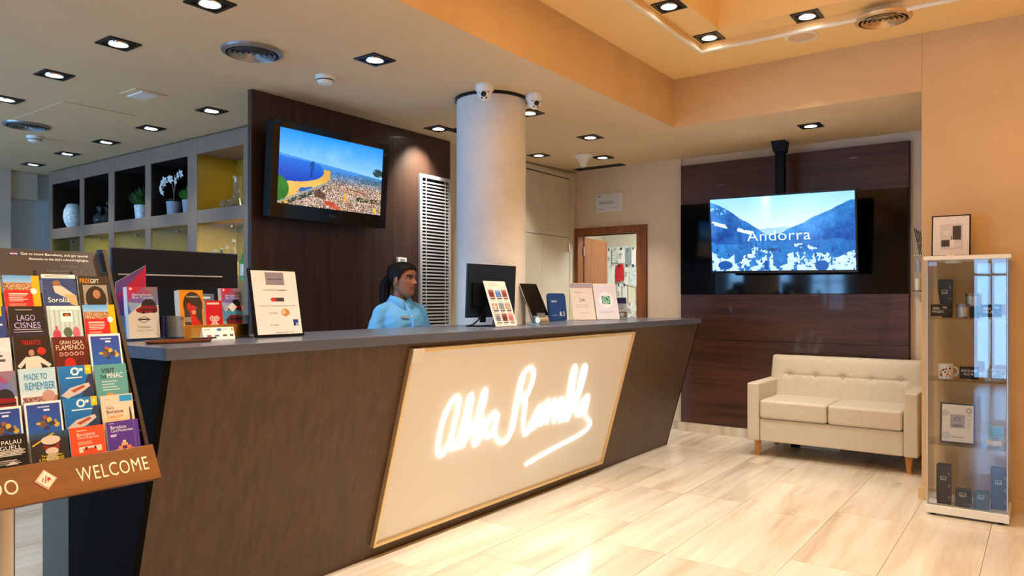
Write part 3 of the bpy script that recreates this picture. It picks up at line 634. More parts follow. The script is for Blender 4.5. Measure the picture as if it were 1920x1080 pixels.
# ================================================================== televisions
def fbm(nx_, ny_, oct_=((4, 1), (8, .5), (16, .3), (32, .2)), seed=0):
    r = np.random.RandomState(seed); out = np.zeros((ny_, nx_)); tot = 0
    for n_, a_ in oct_:
        g = r.rand(n_+2, n_*2+2); yy = np.linspace(0, n_, ny_); xx_ = np.linspace(0, n_*2, nx_)
        y0 = yy.astype(int); x0 = xx_.astype(int); fy = (yy-y0)[:, None]; fx = (xx_-x0)[None, :]
        fy = fy*fy*(3-2*fy); fx = fx*fx*(3-2*fx)
        out += a_*((g[y0][:, x0]*(1-fx)+g[y0][:, x0+1]*fx)*(1-fy)+(g[y0+1][:, x0]*(1-fx)+g[y0+1][:, x0+1]*fx)*fy); tot += a_
    return out/tot
def pic_beach():
    p = Pic(230, 130, (90, 170, 245)); U, V = p.U, p.V; n = fbm(230, 130, seed=3); n4 = fbm(230, 130, ((20, 1), (44, 1), (60, .8)), 9)
    p.grad(0, .46, (30, 140, 250), (150, 200, 244))
    cl_ = np.clip((n-.45)*3, 0, 1)*np.clip(1-np.abs(V-.25)/.22, 0, 1); p.a = p.a*(1-cl_[..., None]*.5)+np.array((170, 212, 250))*cl_[..., None]*.5
    hz = .33+.13*U; t = np.clip((V-hz)/.16, 0, 1)[..., None]; m = V > hz; c = np.array((70, 148, 226))*(1-t)+np.array((40, 96, 170))*t; p.a[m] = c[m]
    # bay on the left, deep blue, closed by the beach
    bay = (V > .37+.06*U) & (((U-.05)/.36)**2+((V-.50)/.19)**2 < 1); tt = np.clip((V-.38)/.3, 0, 1)[..., None]; c = np.array((34, 110, 214))*(1-tt)+np.array((22, 62, 176))*tt; p.a[bay] = c[bay]
    sand = (V > .46) & ~bay & (((U-.05)/.43)**2+((V-.52)/.25)**2 < 1) & (U < .47) & ((V > .60) | (U > .28)); sc_ = np.array((220, 170, 76))+(n[..., None]-.5)*60; p.a[sand] = sc_[sand]
    lo_ = (V > .70) & (U < .22-.5*(V-.72)); p.a[lo_] = sc_[lo_]
    city = (V > .45+.03*U) & ~bay & ~sand & ~lo_ & ((U > .30) | (V > .80))
    r = np.random.RandomState(5); pal = np.array([(206, 150, 110), (236, 224, 208), (150, 96, 64), (74, 74, 88), (222, 176, 96), (176, 84, 54), (246, 242, 234), (44, 52, 70), (130, 126, 132), (90, 70, 56)])
    cc_ = pal[r.randint(0, len(pal), U.shape)]*(.62+.75*n4)[..., None]; far = np.clip((.66-V)/.2, 0, 1)[..., None]
    blu = np.array((58, 118, 186))*(.55+.9*n4)[..., None]; cc_ = cc_*(1-far)+blu*far; p.a[city] = cc_[city]
    g = ((U/.10)**2+((V-.80)/.17)**2 < 1); p.a[g] = np.array((40, 108, 40))*(.7+.6*n[g][:, None])
    rd = (np.abs(V-(.98-.80*(U-.02))) < .014) & (U < .45) & (V > .62); p.a[rd] = (150, 150, 140)
    tr = (np.abs(V-(1.03-.80*(U-.02))) < .03) & (U < .42) & (n4 > .5); p.a[tr] = (40, 62, 46)
    p.poly([(.283, .50), (.278, .43), (.288, .385), (.305, .365), (.315, .37), (.317, .50)], (28, 74, 140)); p.rect(.285, .51, .305, .60, (20, 44, 140))
    for (a_, b_, c_, d_, e_) in ((.43, .885, .53, .94, (186, 66, 40)), (.50, .93, .58, .985, (200, 84, 50)), (.33, .76, .43, .85, (96, 64, 50)), (.66, .67, .82, .685, (120, 80, 56)), (.64, .70, .80, .715, (196, 140, 90)), (.61, .75, .64, .86, (226, 160, 60)), (.92, .90, .95, .97, (226, 190, 60))):
        m = (U >= a_) & (U <= c_) & (V >= b_+(U-a_)*.25) & (V <= d_+(U-a_)*.25); p.a[m] = e_
    m = (((U-.955)/.055)**2+((V-.375)/.06)**2 < 1) & (n4 > .3); p.a[m] = (40, 66, 70)
    m = (np.abs(V-(.40+.06*U*1.2+.02*n)) < .012) & (U > .75); p.a[m] = (70, 120, 160)
    m = (V > .78) & (V < .84) & (U > .74) & (n4 > .46); p.a[m] = (44, 58, 40); m = (V > .50) & (V < .57) & (U > .78) & (n4 > .5); p.a[m] = (50, 96, 104)
    return p
def pic_snow():
    p = Pic(240, 134, (210, 236, 252)); U, V = p.U, p.V; n = fbm(240, 134, ((6, 1), (14, .7), (30, .6), (60, .5)), 8); n2 = fbm(240, 134, ((4, 1), (9, .5)), 4)
    p.grad(0, .55, (150, 214, 250), (236, 246, 252)); sb_ = np.exp(-((U-.41)/.035)**2)*np.clip(1-V/.4, 0, 1); p.a = p.a+(np.array((248, 251, 254))-p.a)*sb_[..., None]*.8
    ml = .02+.50*np.clip(U/.42, 0, 1)**1.1+.05*(n2-.5); mr = .12+.42*np.clip((.98-U)/.5, 0, 1)**1.05+.05*(n2-.5)
    p.put((V > .42+.08*np.abs(U-.52)) & (U > .3) & (U < .75), (160, 206, 236))
    for line, side, a_, b_ in ((ml, U < .5, (28, 112, 190), (12, 76, 160)), (mr, U > .42, (40, 130, 205), (14, 80, 170))):
        m = (V > line) & side; t = np.clip((V-line)*2.2, 0, 1)[..., None]; c = np.array(a_)*(1-t)+np.array(b_)*t; c = c+(n[..., None]-.5)*110; p.a[m] = c[m]
    d = np.abs(V-(.32+.55*U)); m = (d < .025) & (U < .30) & (n > .46); p.a[m] = (226, 240, 250)
    m = (V > .12) & (V < .22) & (U < .2) & (n > .56); p.a[m] = (130, 190, 230)
    m = (V > .56+.1*n2); t = n[m][:, None]; p.a[m] = np.array((10, 70, 150))+t*np.array((50, 84, 80))
    n5 = fbm(240, 134, ((10, 1), (24, .8), (50, .7)), 15)
    for x0_, x1_, vv, th_ in ((0, .17, .74, .44), (.12, .40, .84, .50), (.40, .60, .90, .46), (.55, 1.0, .80, .46), (.60, .84, .70, .56), (.30, .45, .72, .58)):
        sn = (U > x0_) & (U < x1_) & (V > vv+.10*(n2-.5)+.06*np.sin(U*17)) & (n5 > th_-.10*np.clip((V-vv)/.2, 0, 1)); p.a[sn] = np.array((190, 224, 248))+(n5[sn][:, None]-.5)*60
    r = np.random.RandomState(2)
    for k in range(70):
        x = r.rand(); y = .58+.36*r.rand(); h = .03+.06*r.rand(); dk = r.rand()
        if .42 < x < .6 and y > .88: continue
        p.poly([(x-.010, y), (x, y-h), (x+.010, y)], (16+30*dk, 72+44*dk, 150+36*dk))
    p.ell(.10, .92, .055, .06, (22, 84, 160)); p.ell(.78, .94, .045, .07, (30, 92, 170)); p.ell(.40, .93, .014, .07, (24, 80, 150))
    p.poly([(.40, .72), (.44, .69), (.50, .71), (.46, .74)], (30, 74, 130))
    return p
tv = thing('wall_television', 'black television showing an aerial beach city view on the brown wall', 'television', (-4.13, 3.43, 2.19))
TW, THh = 1.03, .635; up = Vector((.07, 0, 1)).normalized(); o = Vector((-4.09, 2.915, 1.87)); nrm = Y.cross(up)
MB().cbox(o-nrm*.07, Y*TW, up*THh, nrm*.07).build('housing', 'black_plastic', tv, bevel=.008)
bz = .052; bb_ = .095
fr = MB(); 
for a, c, d_, e in ((0, TW, 0, bb_), (0, TW, THh-.045, THh), (0, bz, bb_, THh-.045), (TW-bz, TW, bb_, THh-.045)): fr.cbox(o+nrm*.0005+Y*a+up*d_, Y*(c-a), up*(e-d_), nrm*.012)
fr.build('bezel', 'black_gloss', tv, bevel=.002)
sheet('screen', pic_beach(), o+Y*bz+up*bb_, Y*(TW-2*bz), up*(THh-.045-bb_), tv, 'screen', .002)
text('logo', 'LG', o+Y*(TW/2)+up*.04, Y, up, .03, .018, 'ink_grey', tv, .0135)
MB().tube([o+Y*(TW/2-.02)+up*.048+nrm*.0133+(Y*math.cos(a)+up*math.sin(a))*.010 for a in np.linspace(0, 6.28, 17)], .0012, 5).build('logo_ring', 'ink_grey', tv)
MB().cbox((-4.219, 3.25, 2.06), (.075, 0, 0), (0, .36, 0), (0, 0, .26)).build('wall_bracket', 'dark_metal', tv)
t2 = thing('hanging_television', 'television hung on a ceiling pole showing a snowy blue valley with Andorra lettering', 'television', (-1.95, 6.62, 2.735))
up = Vector((0, -.105, 1)).normalized(); eu = Vector((1, .02, -.012)).normalized(); nrm = eu.cross(up).normalized()
W2, H2 = 1.265, .70; o = Vector((-2.545, 6.67, 1.572))
MB().cbox(o-nrm*.05, eu*W2, up*H2, nrm*.05).build('housing', 'black_plastic', t2, bevel=.006)
fr = MB()
for a, c, d_, e in ((0, W2, 0, .022), (0, W2, H2-.013, H2), (0, .013, .022, H2-.013), (W2-.013, W2, .022, H2-.013)): fr.cbox(o+nrm*.0005+eu*a+up*d_, eu*(c-a), up*(e-d_), nrm*.006)
fr.build('bezel', 'dark_metal', t2)
so_ = o+eu*.013+up*.022; sw, sh = W2-.026, H2-.035
sc2 = sheet('screen', pic_snow(), so_, eu*sw, up*sh, t2, 'screen', .002)
text('lettering', 'Andorra', so_+eu*(sw*.27)+up*(sh*.405), eu, up, sw*.44, sh*.135, 'ink_glow', t2, .004, space=1.05, bold=-.012)
text('logo', 'LG', o+eu*(W2/2-.015)+up*.006, eu, up, .03, .011, 'ink_grey', t2, .008)
MB().box(-1.985, -1.905, 6.745, 6.825, 2.03, 2.745).build('ceiling_pole', 'black_plastic', t2, bevel=.003)
MB().prism([(-1.99, 6.71, 2.66), (-1.90, 6.71, 2.66), (-1.885, 6.70, 2.752), (-2.005, 6.70, 2.752)], (0, .15, 0)).build('ceiling_plate', 'black_plastic', t2)
MB().box(-2.1, -1.79, 6.70, 6.745, 1.8, 2.1).build('mount_plate', 'dark_metal', t2)

# wall grille beside the panelled wall
vg = thing('wall_grille', 'tall white slatted air grille on the brown wall', 'air grille', (-4.21, 4.65, 1.7))
VY0, VY1, VZ0, VZ1 = 4.455, 4.845, .35, 2.375
f = MB()
for a in ((VY0, VY0+.028, VZ0, VZ1), (VY1-.028, VY1, VZ0, VZ1), (VY0+.028, VY1-.028, VZ0, VZ0+.03), (VY0+.028, VY1-.028, VZ1-.03, VZ1)): f.box(-4.219, -4.195, *a)
f.build('frame', 'grille_metal', vg, bevel=.002)
MB().box(-4.219, -4.216, VY0+.028, VY1-.028, VZ0+.03, VZ1-.03).build('backing', 'black_plastic', vg)
me = premesh(MB().prism([(-4.214, VY0+.028, .008), (-4.198, VY0+.028, 0), (-4.198, VY0+.028, .009), (-4.214, VY0+.028, .0165)], (0, VY1-VY0-.056, 0)), 'slat', 'grille_metal')
nsl = 68
for k in range(nsl):
    s_ = bpy.data.objects.new('slat', me); col.objects.link(s_); s_.parent = vg; s_.matrix_parent_inverse = Matrix.Translation(vg.location).inverted(); s_.location.z = VZ0+.034+k*(VZ1-VZ0-.075)/nsl
for y in (VY0+.075, VY1-.075): MB().box(-4.2, -4.194, y-.003, y+.003, VZ0+.03, VZ1-.03).build('rib', 'grille_metal', vg)
t = thing('wall_thermostat', 'small white box on the brown wall above the receptionist\'s head', 'thermostat', (-4.2, 4.25, 1.64))
MB().box(-4.219, -4.195, 4.20, 4.30, 1.59, 1.665).build('case', 'white_plastic', t, bevel=.004)
MB().box(-4.195, -4.194, 4.225, 4.275, 1.62, 1.655).build('display', 'ceramic_grey', t)

# ================================================================== bar shelving
bs = thing('bar_shelving', 'grey-brown open bar shelving with dark and mustard niches', 'shelving', (-6.9, 3.6, 0))
SYf, SYb = 3.45, 3.84
ups = [(-8.735, -8.66), (-8.01, -7.92), (-7.40, -7.285), (-6.70, -6.60), (-5.985, -5.84), (-5.17, -4.40)]
for a, c in ups: MB().box(a, c, SYf, SYb, 0, 2.70).build('upright', 'shelf_laminate', bs, bevel=.002)
for z0, z1_, nm in ((2.565, 2.70, 'top_rail'), (1.975, 2.085, 'shelf_rail'), (1.20, 1.26, 'shelf_rail'), (.78, .9, 'shelf_rail'), (0, .1, 'plinth')):
    for (a, c), (a2, c2) in zip(ups, ups[1:]):
        MB().box(c, a2, SYf+.002, SYb, z0, z1_).build(nm, 'shelf_laminate', bs, bevel=.001)
for i, ((a, c), (a2, c2)) in enumerate(zip(ups, ups[1:])):
    MB().box(c, a2, SYb-.012, SYb, 2.085, 2.565).build('niche_back', 'shelf_dark' if i < 4 else 'shelf_gold', bs)
    MB().box(c, a2, SYb-.012, SYb, .9, 1.975).build('niche_back', 'shelf_gold', bs)
    if i == 4:
        MB().box(a2-.003, a2-.0005, SYf+.01, SYb-.012, 2.085, 2.565).build('niche_side', 'shelf_gold', bs); MB().box(c+.0005, c+.003, SYf+.01, SYb-.012, 2.085, 2.565).build('niche_side', 'shelf_gold', bs)
    else:
        for q in (c+.0005, a2-.003): MB().box(q, q+.0025, SYf+.01, SYb-.012, 2.085, 2.561).build('niche_side', 'shelf_dark', bs)
        MB().box(c+.0005, a2-.0005, SYf+.006, SYb-.012, 2.5615, 2.5645).build('niche_top', 'shelf_dark', bs)
    for q in (c+.0005, a2-.003): MB().box(q, q+.0025, SYf+.01, SYb-.012, 1.26, 1.975).build('niche_side', 'shelf_gold', bs)
    gd = MB().box(c+.02, a2-.02, SYf+.004, SYf+.008, 1.29, 1.955).build('glass_door', 'pane_bar', bs)
    MB().lathe([(.012, 0), (.012, .012), (0, .014)], 12, (a2-.16, SYf+.002, 1.925), Matrix.Rotation(R(90), 3, 'X')).build('knob', 'chrome', gd, smooth=True)
    if i == 4:
        ld = bpy.data.lights.new('niche_lamp', 'AREA'); ld.size = .3; ld.size_y = .05; ld.shape = 'RECTANGLE'; ld.energy = 11; ld.color = (1, .86, .5)
        lo = bpy.data.objects.new('niche_lamp', ld); col.objects.link(lo); lo.parent = bs; lo.matrix_parent_inverse = Matrix.Translation(bs.location).inverted(); lo.location = (-5.3, 3.66, 1.97)
        ld = bpy.data.lights.new('niche_lamp', 'AREA'); ld.size = .3; ld.size_y = .05; ld.shape = 'RECTANGLE'; ld.energy = 2.0; ld.color = (1, .8, .4)
        lo = bpy.data.objects.new('niche_lamp', ld); col.objects.link(lo); lo.parent = bs; lo.matrix_parent_inverse = Matrix.Translation(bs.location).inverted(); lo.location = (-5.35, 3.66, 2.56)
    elif i in (1, 2, 3):
        ld = bpy.data.lights.new('niche_lamp', 'AREA'); ld.size = .3; ld.size_y = .05; ld.shape = 'RECTANGLE'; ld.energy = 2.4; ld.color = (.9, 1, .5)
        lo = bpy.data.objects.new('niche_lamp', ld); col.objects.link(lo); lo.parent = bs; lo.matrix_parent_inverse = Matrix.Translation(bs.location).inverted(); lo.location = (a2-.2, 3.66, 1.97)
ZS = 2.0855
# vases, pots, decanter on the upper shelf
v = thing('vase', 'pale blue textured egg-shaped vase in the first dark niche', 'vase', (-8.41, 3.56, ZS))
attach('body', premesh(MB().lathe([(0, .001), (.055, 0), (.085, .06), (.098, .12), (.09, .19), (.066, .245), (.058, .26), (.05, .255), (.05, .24), (0, .235)], 32), 'body', 'ceramic', True), v)
for x, y, s, lb in ((-7.80, 3.56, 1.0, 'dark smoked glass decanter with a wide neck in the second niche'), (-7.635, 3.56, .9, 'round faceted glass jar beside the smoked decanter'), (-7.87, 3.655, .5, 'low dark glass bowl left of the smoked decanter')):
    t = thing('glass_vessel', lb, 'glassware', (x, y, ZS))
    attach('body', premesh(MB().lathe([(0, .001), (.05*s, 0), (.075*s, .04*s), (.07*s, .085*s), (.03*s, .125*s), (.028*s, .15*s), (.05*s, .185*s), (.046*s, .185*s), (.024*s, .15*s), (.02*s, .12*s)], 12), 'body', 'smoke_glass', s != .9), t)
    if s == .9: attach('stopper', premesh(MB().ball((0, 0, .21), .022, n=10, m=6), 'stopper', 'clear_glass'), t)
def tuft(parent, n_, h, rad, m, z0=.1, seed=1, w_=.008):
    r = random.Random(seed); b = MB()
    for k in range(n_):
        a = r.random()*6.283; t_ = r.random()**.6; q = rad*t_; hh = h*(1-.45*t_)*(.7+.5*r.random())
        p0 = Vector((q*.35*math.cos(a), q*.35*math.sin(a), z0)); p1 = Vector((q*math.cos(a), q*math.sin(a), z0+hh*.7)); p2 = p1+Vector((q*.3*math.cos(a), q*.3*math.sin(a), hh*.3))
        s_ = Vector((-math.sin(a), math.cos(a), 0))*w_
        b.add([p0-s_*.3, p0+s_*.3, p1+s_, p2, p1-s_], [(0, 1, 2, 3, 4)])
    o_ = attach('foliage', premesh(b, 'foliage', m), parent); o_['kind'] = 'stuff'; return o_
def pot(name, label, x, y, s, m, fol, seed, h=.16, rad=.09):
    t = thing(name, label, 'potted plant', (x, y, ZS))
    attach('pot', premesh(MB().lathe([(0, .001), (.048*s, 0), (.058*s, .11*s), (.052*s, .11*s), (.05*s, .095*s), (0, .092*s)], 24), 'pot', m, True), t)
    if fol: tuft(t, 260, h, rad, fol, .09*s, seed)
    return t
pot('potted_herb', 'bushy green herb in a white pot in the third niche', -6.965, 3.56, 1.25, 'ceramic', 'leaf', 3, .2, .105)
pot('potted_grass', 'small bright green plant in a grey pot beside the orchid', -6.14, 3.56, 1.1, 'ceramic_grey', 'leaf_bright', 4, .15, .08)
t = pot('potted_orchid', 'white flowering orchid in a grey pot in the fourth niche', -6.40, 3.56, 1.15, 'ceramic_grey', None, 5)
attach('stem', premesh(MB().tube([(0, 0, .09), (.0, .0, .2), (-.01, -.01, .29), (-.06, -.02, .33), (-.12, -.03, .31)], .004, 6).tube([(0, 0, .2), (.02, 0, .28), (.08, -.02, .33), (.16, -.03, .34)], .004, 6), 'stem', 'stem', True), t)
b = MB()
for k in range(5):
    a = k*1.26+.3; b.add([(0, 0, .1), (.06*math.cos(a)-.02*math.sin(a), .06*math.sin(a)+.02*math.cos(a), .15), (.13*math.cos(a), .13*math.sin(a), .12), (.06*math.cos(a)+.02*math.sin(a), .06*math.sin(a)-.02*math.cos(a), .15)], [(0, 1, 2, 3)])
attach('leaves', premesh(b, 'leaves', 'leaf'), t)
pet = MB()
for k in range(5):
    a = k*1.2566; c_, s_ = math.cos(a), math.sin(a); pet.add([(0, 0, 0), (.022*c_-.014*s_, -.006, .022*s_+.014*c_), (.042*c_, -.002, .042*s_), (.022*c_+.014*s_, -.006, .022*s_-.014*c_)], [(0, 1, 2, 3)])
pet.ball((0, -.008, 0), .007, n=8, m=5)
pm = premesh(pet, 'blossom', 'petal')
for x, y, z in ((-.13, -.03, .30), (-.14, -.045, .255), (-.115, -.05, .225), (-.10, -.03, .33), (-.03, -.02, .335), (0, -.03, .33), (.10, -.04, .33), (.15, -.045, .345), (.19, -.04, .36), (.12, -.05, .30)):
    o_ = attach('blossom', pm, t); o_.location = (x, y, z); o_.rotation_euler = (random.random()*.5, random.random()*.6, random.random()*1.2-.6)
t = thing('decanter', 'clear glass swan-necked decanter in the mustard upper niche', 'decanter', (-5.45, 3.58, ZS))
attach('body', premesh(MB().lathe([(0, .002), (.10, 0), (.105, .02), (.07, .06), (.04, .11), (.032, .17), (.03, .24), (.042, .27), (.038, .27), (.026, .24), (.028, .17), (.036, .11), (.066, .055), (.098, .02), (0, .008)], 28), 'body', 'clear_glass', True), t)
attach('spout_bulb', premesh(MB().ball((-.13, -.02, .045), .05, .05, .044, 18, 12), 'spout_bulb', 'clear_glass', True), t)
# bottles and glasses of the lit cabinet, just over the monitor
def bottle(x, y, z, h, r, m, label, lab=None, cat='bottle'):
    t = thing('bottle', label, cat, (x, y, z))
    attach('body', premesh(MB().lathe([(0, 0), (r, .002), (r, h*.55), (r*.8, h*.66), (r*.36, h*.78), (r*.34, h*.93), (r*.42, h*.94), (r*.42, h*.96), (r*.34, h*.965)], 20), 'body', m, True), t)
    attach('cap', premesh(MB().lathe([(r*.38, h*.93), (r*.40, h), (0, h+.001)], 16), 'cap', 'aluminium', True), t)
    if lab: attach('paper_label', premesh(MB().lathe([(r+.0008, h*.14), (r+.0008, h*.46)], 20), 'paper_label', lab, True), t)
for k, (x, h, r, m, lb, l_) in enumerate(((-5.70, .27, .028, 'clear_glass', 'short clear glass bottle left of the lit bar bottles', None), (-5.615, .28, .028, 'smoke_glass', 'squat brown bottle in the lit bar cabinet', None), (-5.53, .295, .034, 'clear_glass', 'clear bottle with cream label in the lit bar cabinet', 'paper_cream'), (-5.44, .345, .034, 'clear_glass', 'tallest dark-capped clear bottle in the lit bar cabinet', 'paper'), (-5.285, .295, .036, 'green_glass', 'green glass bottle beside the big monitor', 'ceramic'))):
    bottle(x, 3.54, 1.4802, h, r, m, lb, l_)
MB().box(-5.83, -5.18, 3.47, 3.82, 1.474, 1.48).build('glass_shelf', 'pane', bs)
bc = thing('bar_counter', 'low dark bar counter before the shelving', 'bar counter', (-6.5, 3.1, 0))
MB().box(-8.5, -4.6, 2.75, 3.36, 1.06, 1.10).build('top', 'shelf_laminate', bc, bevel=.003); MB().box(-8.4, -4.65, 2.85, 3.3, 0, 1.06).build('body', 'shelf_dark', bc)
# ================================================================== brochure rack
rk = thing('brochure_rack', 'brown brochure rack with tilted tiers and a WELCOME board', 'brochure rack', (-2.36, .83, 0))
RY0, RY1 = .50, 1.206
top6 = [(-2.315, .952), (-2.352, 1.032), (-2.392, 1.124), (-2.430, 1.217), (-2.468, 1.310), (-2.506, 1.405)]
LEAN = Vector((-.25, 0, 1)).normalized(); RN = Y.cross(LEAN)   # brochure up-vector and its outward normal
# side boards, back board, dividers, ledges
side = [(-2.285, .80), (-2.33, .90), (-2.60, 1.50), (-2.645, 1.50), (-2.62, 1.30), (-2.44, .80)]
for y in (RY0, RY1-.014): MB().prism([(x, y, z) for x, z in side], (0, .014, 0)).build('side_board', 'rack_wood' if 0 else 'rack_dark', rk, bevel=.002)
MB().cbox((-2.455, RY0+.015, .80), (0, RY1-RY0-.03, 0), Vector((-.125, 0, .55)), (-.012, 0, 0)).build('back_board', 'rack_dark', rk)
for y in (.545, .650, .7535, .8575, .9615, 1.0655, 1.1695):
    MB().prism([(-2.312, y, .80), (-2.315, y, .90), (-2.35, y, 1.0), (-2.53, y, 1.42), (-2.555, y, 1.42), (-2.44, y, .80)], (0, .0025, 0)).build('divider', 'frosted', rk)
for k, (x, z) in enumerate(top6):
    bo = Vector((x, 0, z))-LEAN*(.216 if k else .171)
    MB().box(bo.x-.014, bo.x+.004, RY0+.016, RY1-.016, bo.z-.006, bo.z-.001).build('ledge', 'rack_dark', rk)
# WELCOME plank
pu = Vector((-.055, 0, .100)).normalized(); po = Vector((-2.216, RY0-.02, .777)); pn = Y.cross(pu); PL, PH = RY1-RY0+.008, .112
plank = MB().cbox(po-pn*.016, Y*PL, pu*PH, pn*.016).build('welcome_board', 'rack_wood', rk, bevel=.002)
text('lettering', 'WELCOME', po+Y*(.958-po.y)+pu*.034, Y, pu, .205, .042, 'ink_cream', plank, .001, bold=0, space=1.1)
text('lettering', 'BIENVENIDO', po+Y*(.545-po.y)+pu*.034, Y, pu, .265, .042, 'ink_cream', plank, .001, bold=0, space=1.05)
ec = po+Y*(.878-po.y)+pu*.058
def diamond(r, lift, m, nm):
    MB().prism([ec+Y*r*.95+pn*lift, ec+pu*r+pn*lift, ec-Y*r*.95+pn*lift, ec-pu*r+pn*lift], pn*.0006).build(nm, m, plank)
diamond(.031, .0006, 'ink_red', 'emblem'); diamond(.029, .0014, 'ink_cream', 'emblem'); diamond(.0255, .0022, 'ink_red', 'emblem'); diamond(.0245, .003, 'ink_cream', 'emblem')
b = MB()
for a0, a1, b0, b1 in ((-.011, -.006, -.006, .006), (-.004, -.010, .002, .012), (.003, -.008, .010, .006), (.003, .006, .012, -.004), (-.001, -.002, .011, .003)):
    p, q = ec+Y*a0+pu*a1+pn*.004, ec+Y*b0+pu*b1+pn*.004; d_ = (q-p).normalized(); s_ = d_.cross(pn)*.0013; b.add([p-s_, p+s_, q+s_, q-s_], [(0, 1, 2, 3)])
b.build('emblem', 'ink_red', plank)
# header board above
ho = Vector((-2.585, RY0, 1.395)); hu = Vector((-.05, 0, .1)).normalized()
hdr = MB().cbox(ho-Y.cross(hu)*.006, Y*(RY1-RY0-.02), hu*.106, Y.cross(hu)*.006).build('header_board', 'rack_dark', rk)
def hy(u): return Vector((ho.x, u, ho.z))
for i, (y0, y1, z, h, tx) in enumerate(((.955, 1.155, .082, .0115, 'Get to know Barcelona, and get special'), (.975, 1.155, .065, .0115, 'discounts to the city\'s cultural highlights.'), (1.065, 1.115, .044, .006, 'Ask at reception'), (1.02, 1.11, .026, .006, 'Pregunte en recepcion'))):
    text('lettering', tx, hy(y0)+hu*z, Y, hu, y1-y0, h, 'ink_white' if i < 2 else 'ink_grey', hdr, .001, bold=0)
fl_ = Pic(14, 8, (40, 60, 140)); fl_.rect(0, .38, 1, .62, (230, 230, 235)); fl_.rect(.42, 0, .58, 1, (230, 230, 235)); fl_.rect(0, .45, 1, .55, (200, 40, 60)); fl_.rect(.46, 0, .54, 1, (200, 40, 60))
sheet('flag', fl_, hy(.925)+hu*.082, Y*.02, hu*.011, hdr, 'print', .001)
MB().tube([hy(1.135)+hu*.02+Y.cross(hu)*.001+(Y*math.cos(a)*.015+hu*math.sin(a)*.022) for a in np.linspace(0, 3.14, 12)], .0012, 4).build('bell_emblem', 'ink_grey', hdr)
MB().cbox(hy(.80)+hu*.0+Y.cross(hu)*.001, Y*.085, hu*.095, Y.cross(hu)*.001).build('white_square', 'paper_cream', hdr)
# pole and foot
MB().lathe([(.0285, .02), (.0285, .80)], 24, (-2.375, .855-.035, 0)).build('pole', 'aluminium', rk, smooth=True)
MB().lathe([(.20, 0), (.20, .008), (.19, .018), (.03, .022)], 40, (-2.375, .82, 0)).build('foot', 'black_plastic', rk, smooth=True)
MB().box(-2.42, -2.33, .72, .92, .79, .799).build('bracket', 'aluminium', rk)
MB().box(-2.44, -2.275, RY0+.014, RY1-.014, .772, .778).build('bottom_board', 'rack_wood', rk)

# ---- prints of the leaflets
def P_redyellow():
    p = Pic(60, 120, (214, 30, 36)); p.rect(.78, 0, 1, 1, (246, 176, 22)); p.grad(0, .18, (90, 160, 225), (190, 215, 235), 0, .78); p.rect(0, .11, .78, .21, (190, 120, 70)); p.speck(0, .12, .78, .22, [(150, 84, 40), (214, 160, 110), (90, 60, 40), (230, 190, 150)]); p.lines(.12, .27, .68, .40, 5, (250, 225, 215), .45); p.ell(.82, .235, .09, .045, (248, 240, 235)); p.lines(.12, .42, .6, .46, 2, (240, 150, 140)); return p
def P_sorolla():
    p = Pic(60, 120, (40, 66, 118)); p.rect(0, 0, 1, .06, (238, 236, 230)); p.lines(.1, .015, .95, .05, 2, (120, 110, 110)); p.speck(0, .07, 1, .45, [(36, 62, 120), (52, 80, 140), (30, 52, 100)]); p.ell(.42, .14, .12, .05, (150, 100, 76)); p.poly([(.3, .18), (.55, .17), (.98, .33), (.95, .42), (.6, .34), (.35, .28)], (206, 196, 176)); p.poly([(.6, .3), (.98, .32), (1, .48), (.8, .46)], (196, 168, 120)); return p
def P_gift():
    p = Pic(60, 120, (44, 34, 30)); p.rect(.13, .14, .9, 1, (150, 140, 130)); p.ell(.52, .36, .33, .2, (28, 22, 22)); p.ell(.55, .29, .12, .07, (170, 116, 88)); p.poly([(.15, .6), (.35, .38), (.7, .38), (.92, .6), (.92, 1), (.15, 1)], (24, 20, 20)); return p
def P_lago():
    p = Pic(60, 120, (26, 22, 30)); p.grad(.3, .6, (26, 22, 30), (60, 48, 110)); p.lines(.2, .04, .8, .07, 1, (150, 140, 140)); p.lines(.1, .33, .95, .40, 2, (200, 190, 210), .4); return p
def P_perfume():
    p = Pic(60, 120, (196, 214, 210)); p.rect(.1, 0, .95, .06, (236, 236, 232))
    for k in range(7): p.rect(.04+.14*k, .06, .09+.14*k, .6, (168, 192, 190))
    p.rect(.38, .08, .74, .24, (246, 246, 244)); p.rect(.45, .11, .68, .16, (60, 30, 20)); p.rect(.5, .125, .63, .15, (230, 110, 40)); p.ell(.22, .44, .12, .09, (190, 60, 90)); p.rect(.18, .3, .26, .38, (190, 90, 110)); p.ell(.55, .40, .13, .075, (84, 104, 84)); p.ell(.8, .42, .11, .1, (206, 100, 120)); return p
def P_dancer():
    p = Pic(60, 120, (40, 28, 26)); p.ell(.74, .22, .12, .055, (200, 40, 40)); p.ell(.46, .24, .08, .045, (190, 140, 110)); p.poly([(.3, .30), (.65, .29), (.72, .5), (.25, .5)], (226, 216, 204)); p.poly([(.05, .42), (.32, .29), (.36, .34), (.12, .46)], (226, 216, 204)); p.poly([(.65, .29), (.98, .42), (.92, .46), (.6, .36)], (226, 216, 204)); return p
def P_flamenco():
    p = Pic(60, 120, (96, 26, 24)); p.speck(0, 0, 1, .6, [(96, 26, 24), (104, 30, 26), (90, 24, 22)])
    for k in range(5): p.ring(.22+.15*k, .255, .06, .03, .4, (210, 170, 150))
    p.ell(.45, .40, .16, .09, (196, 30, 34)); p.poly([(.3, .44), (.62, .42), (.7, .7), (.2, .7)], (200, 24, 30)); return p
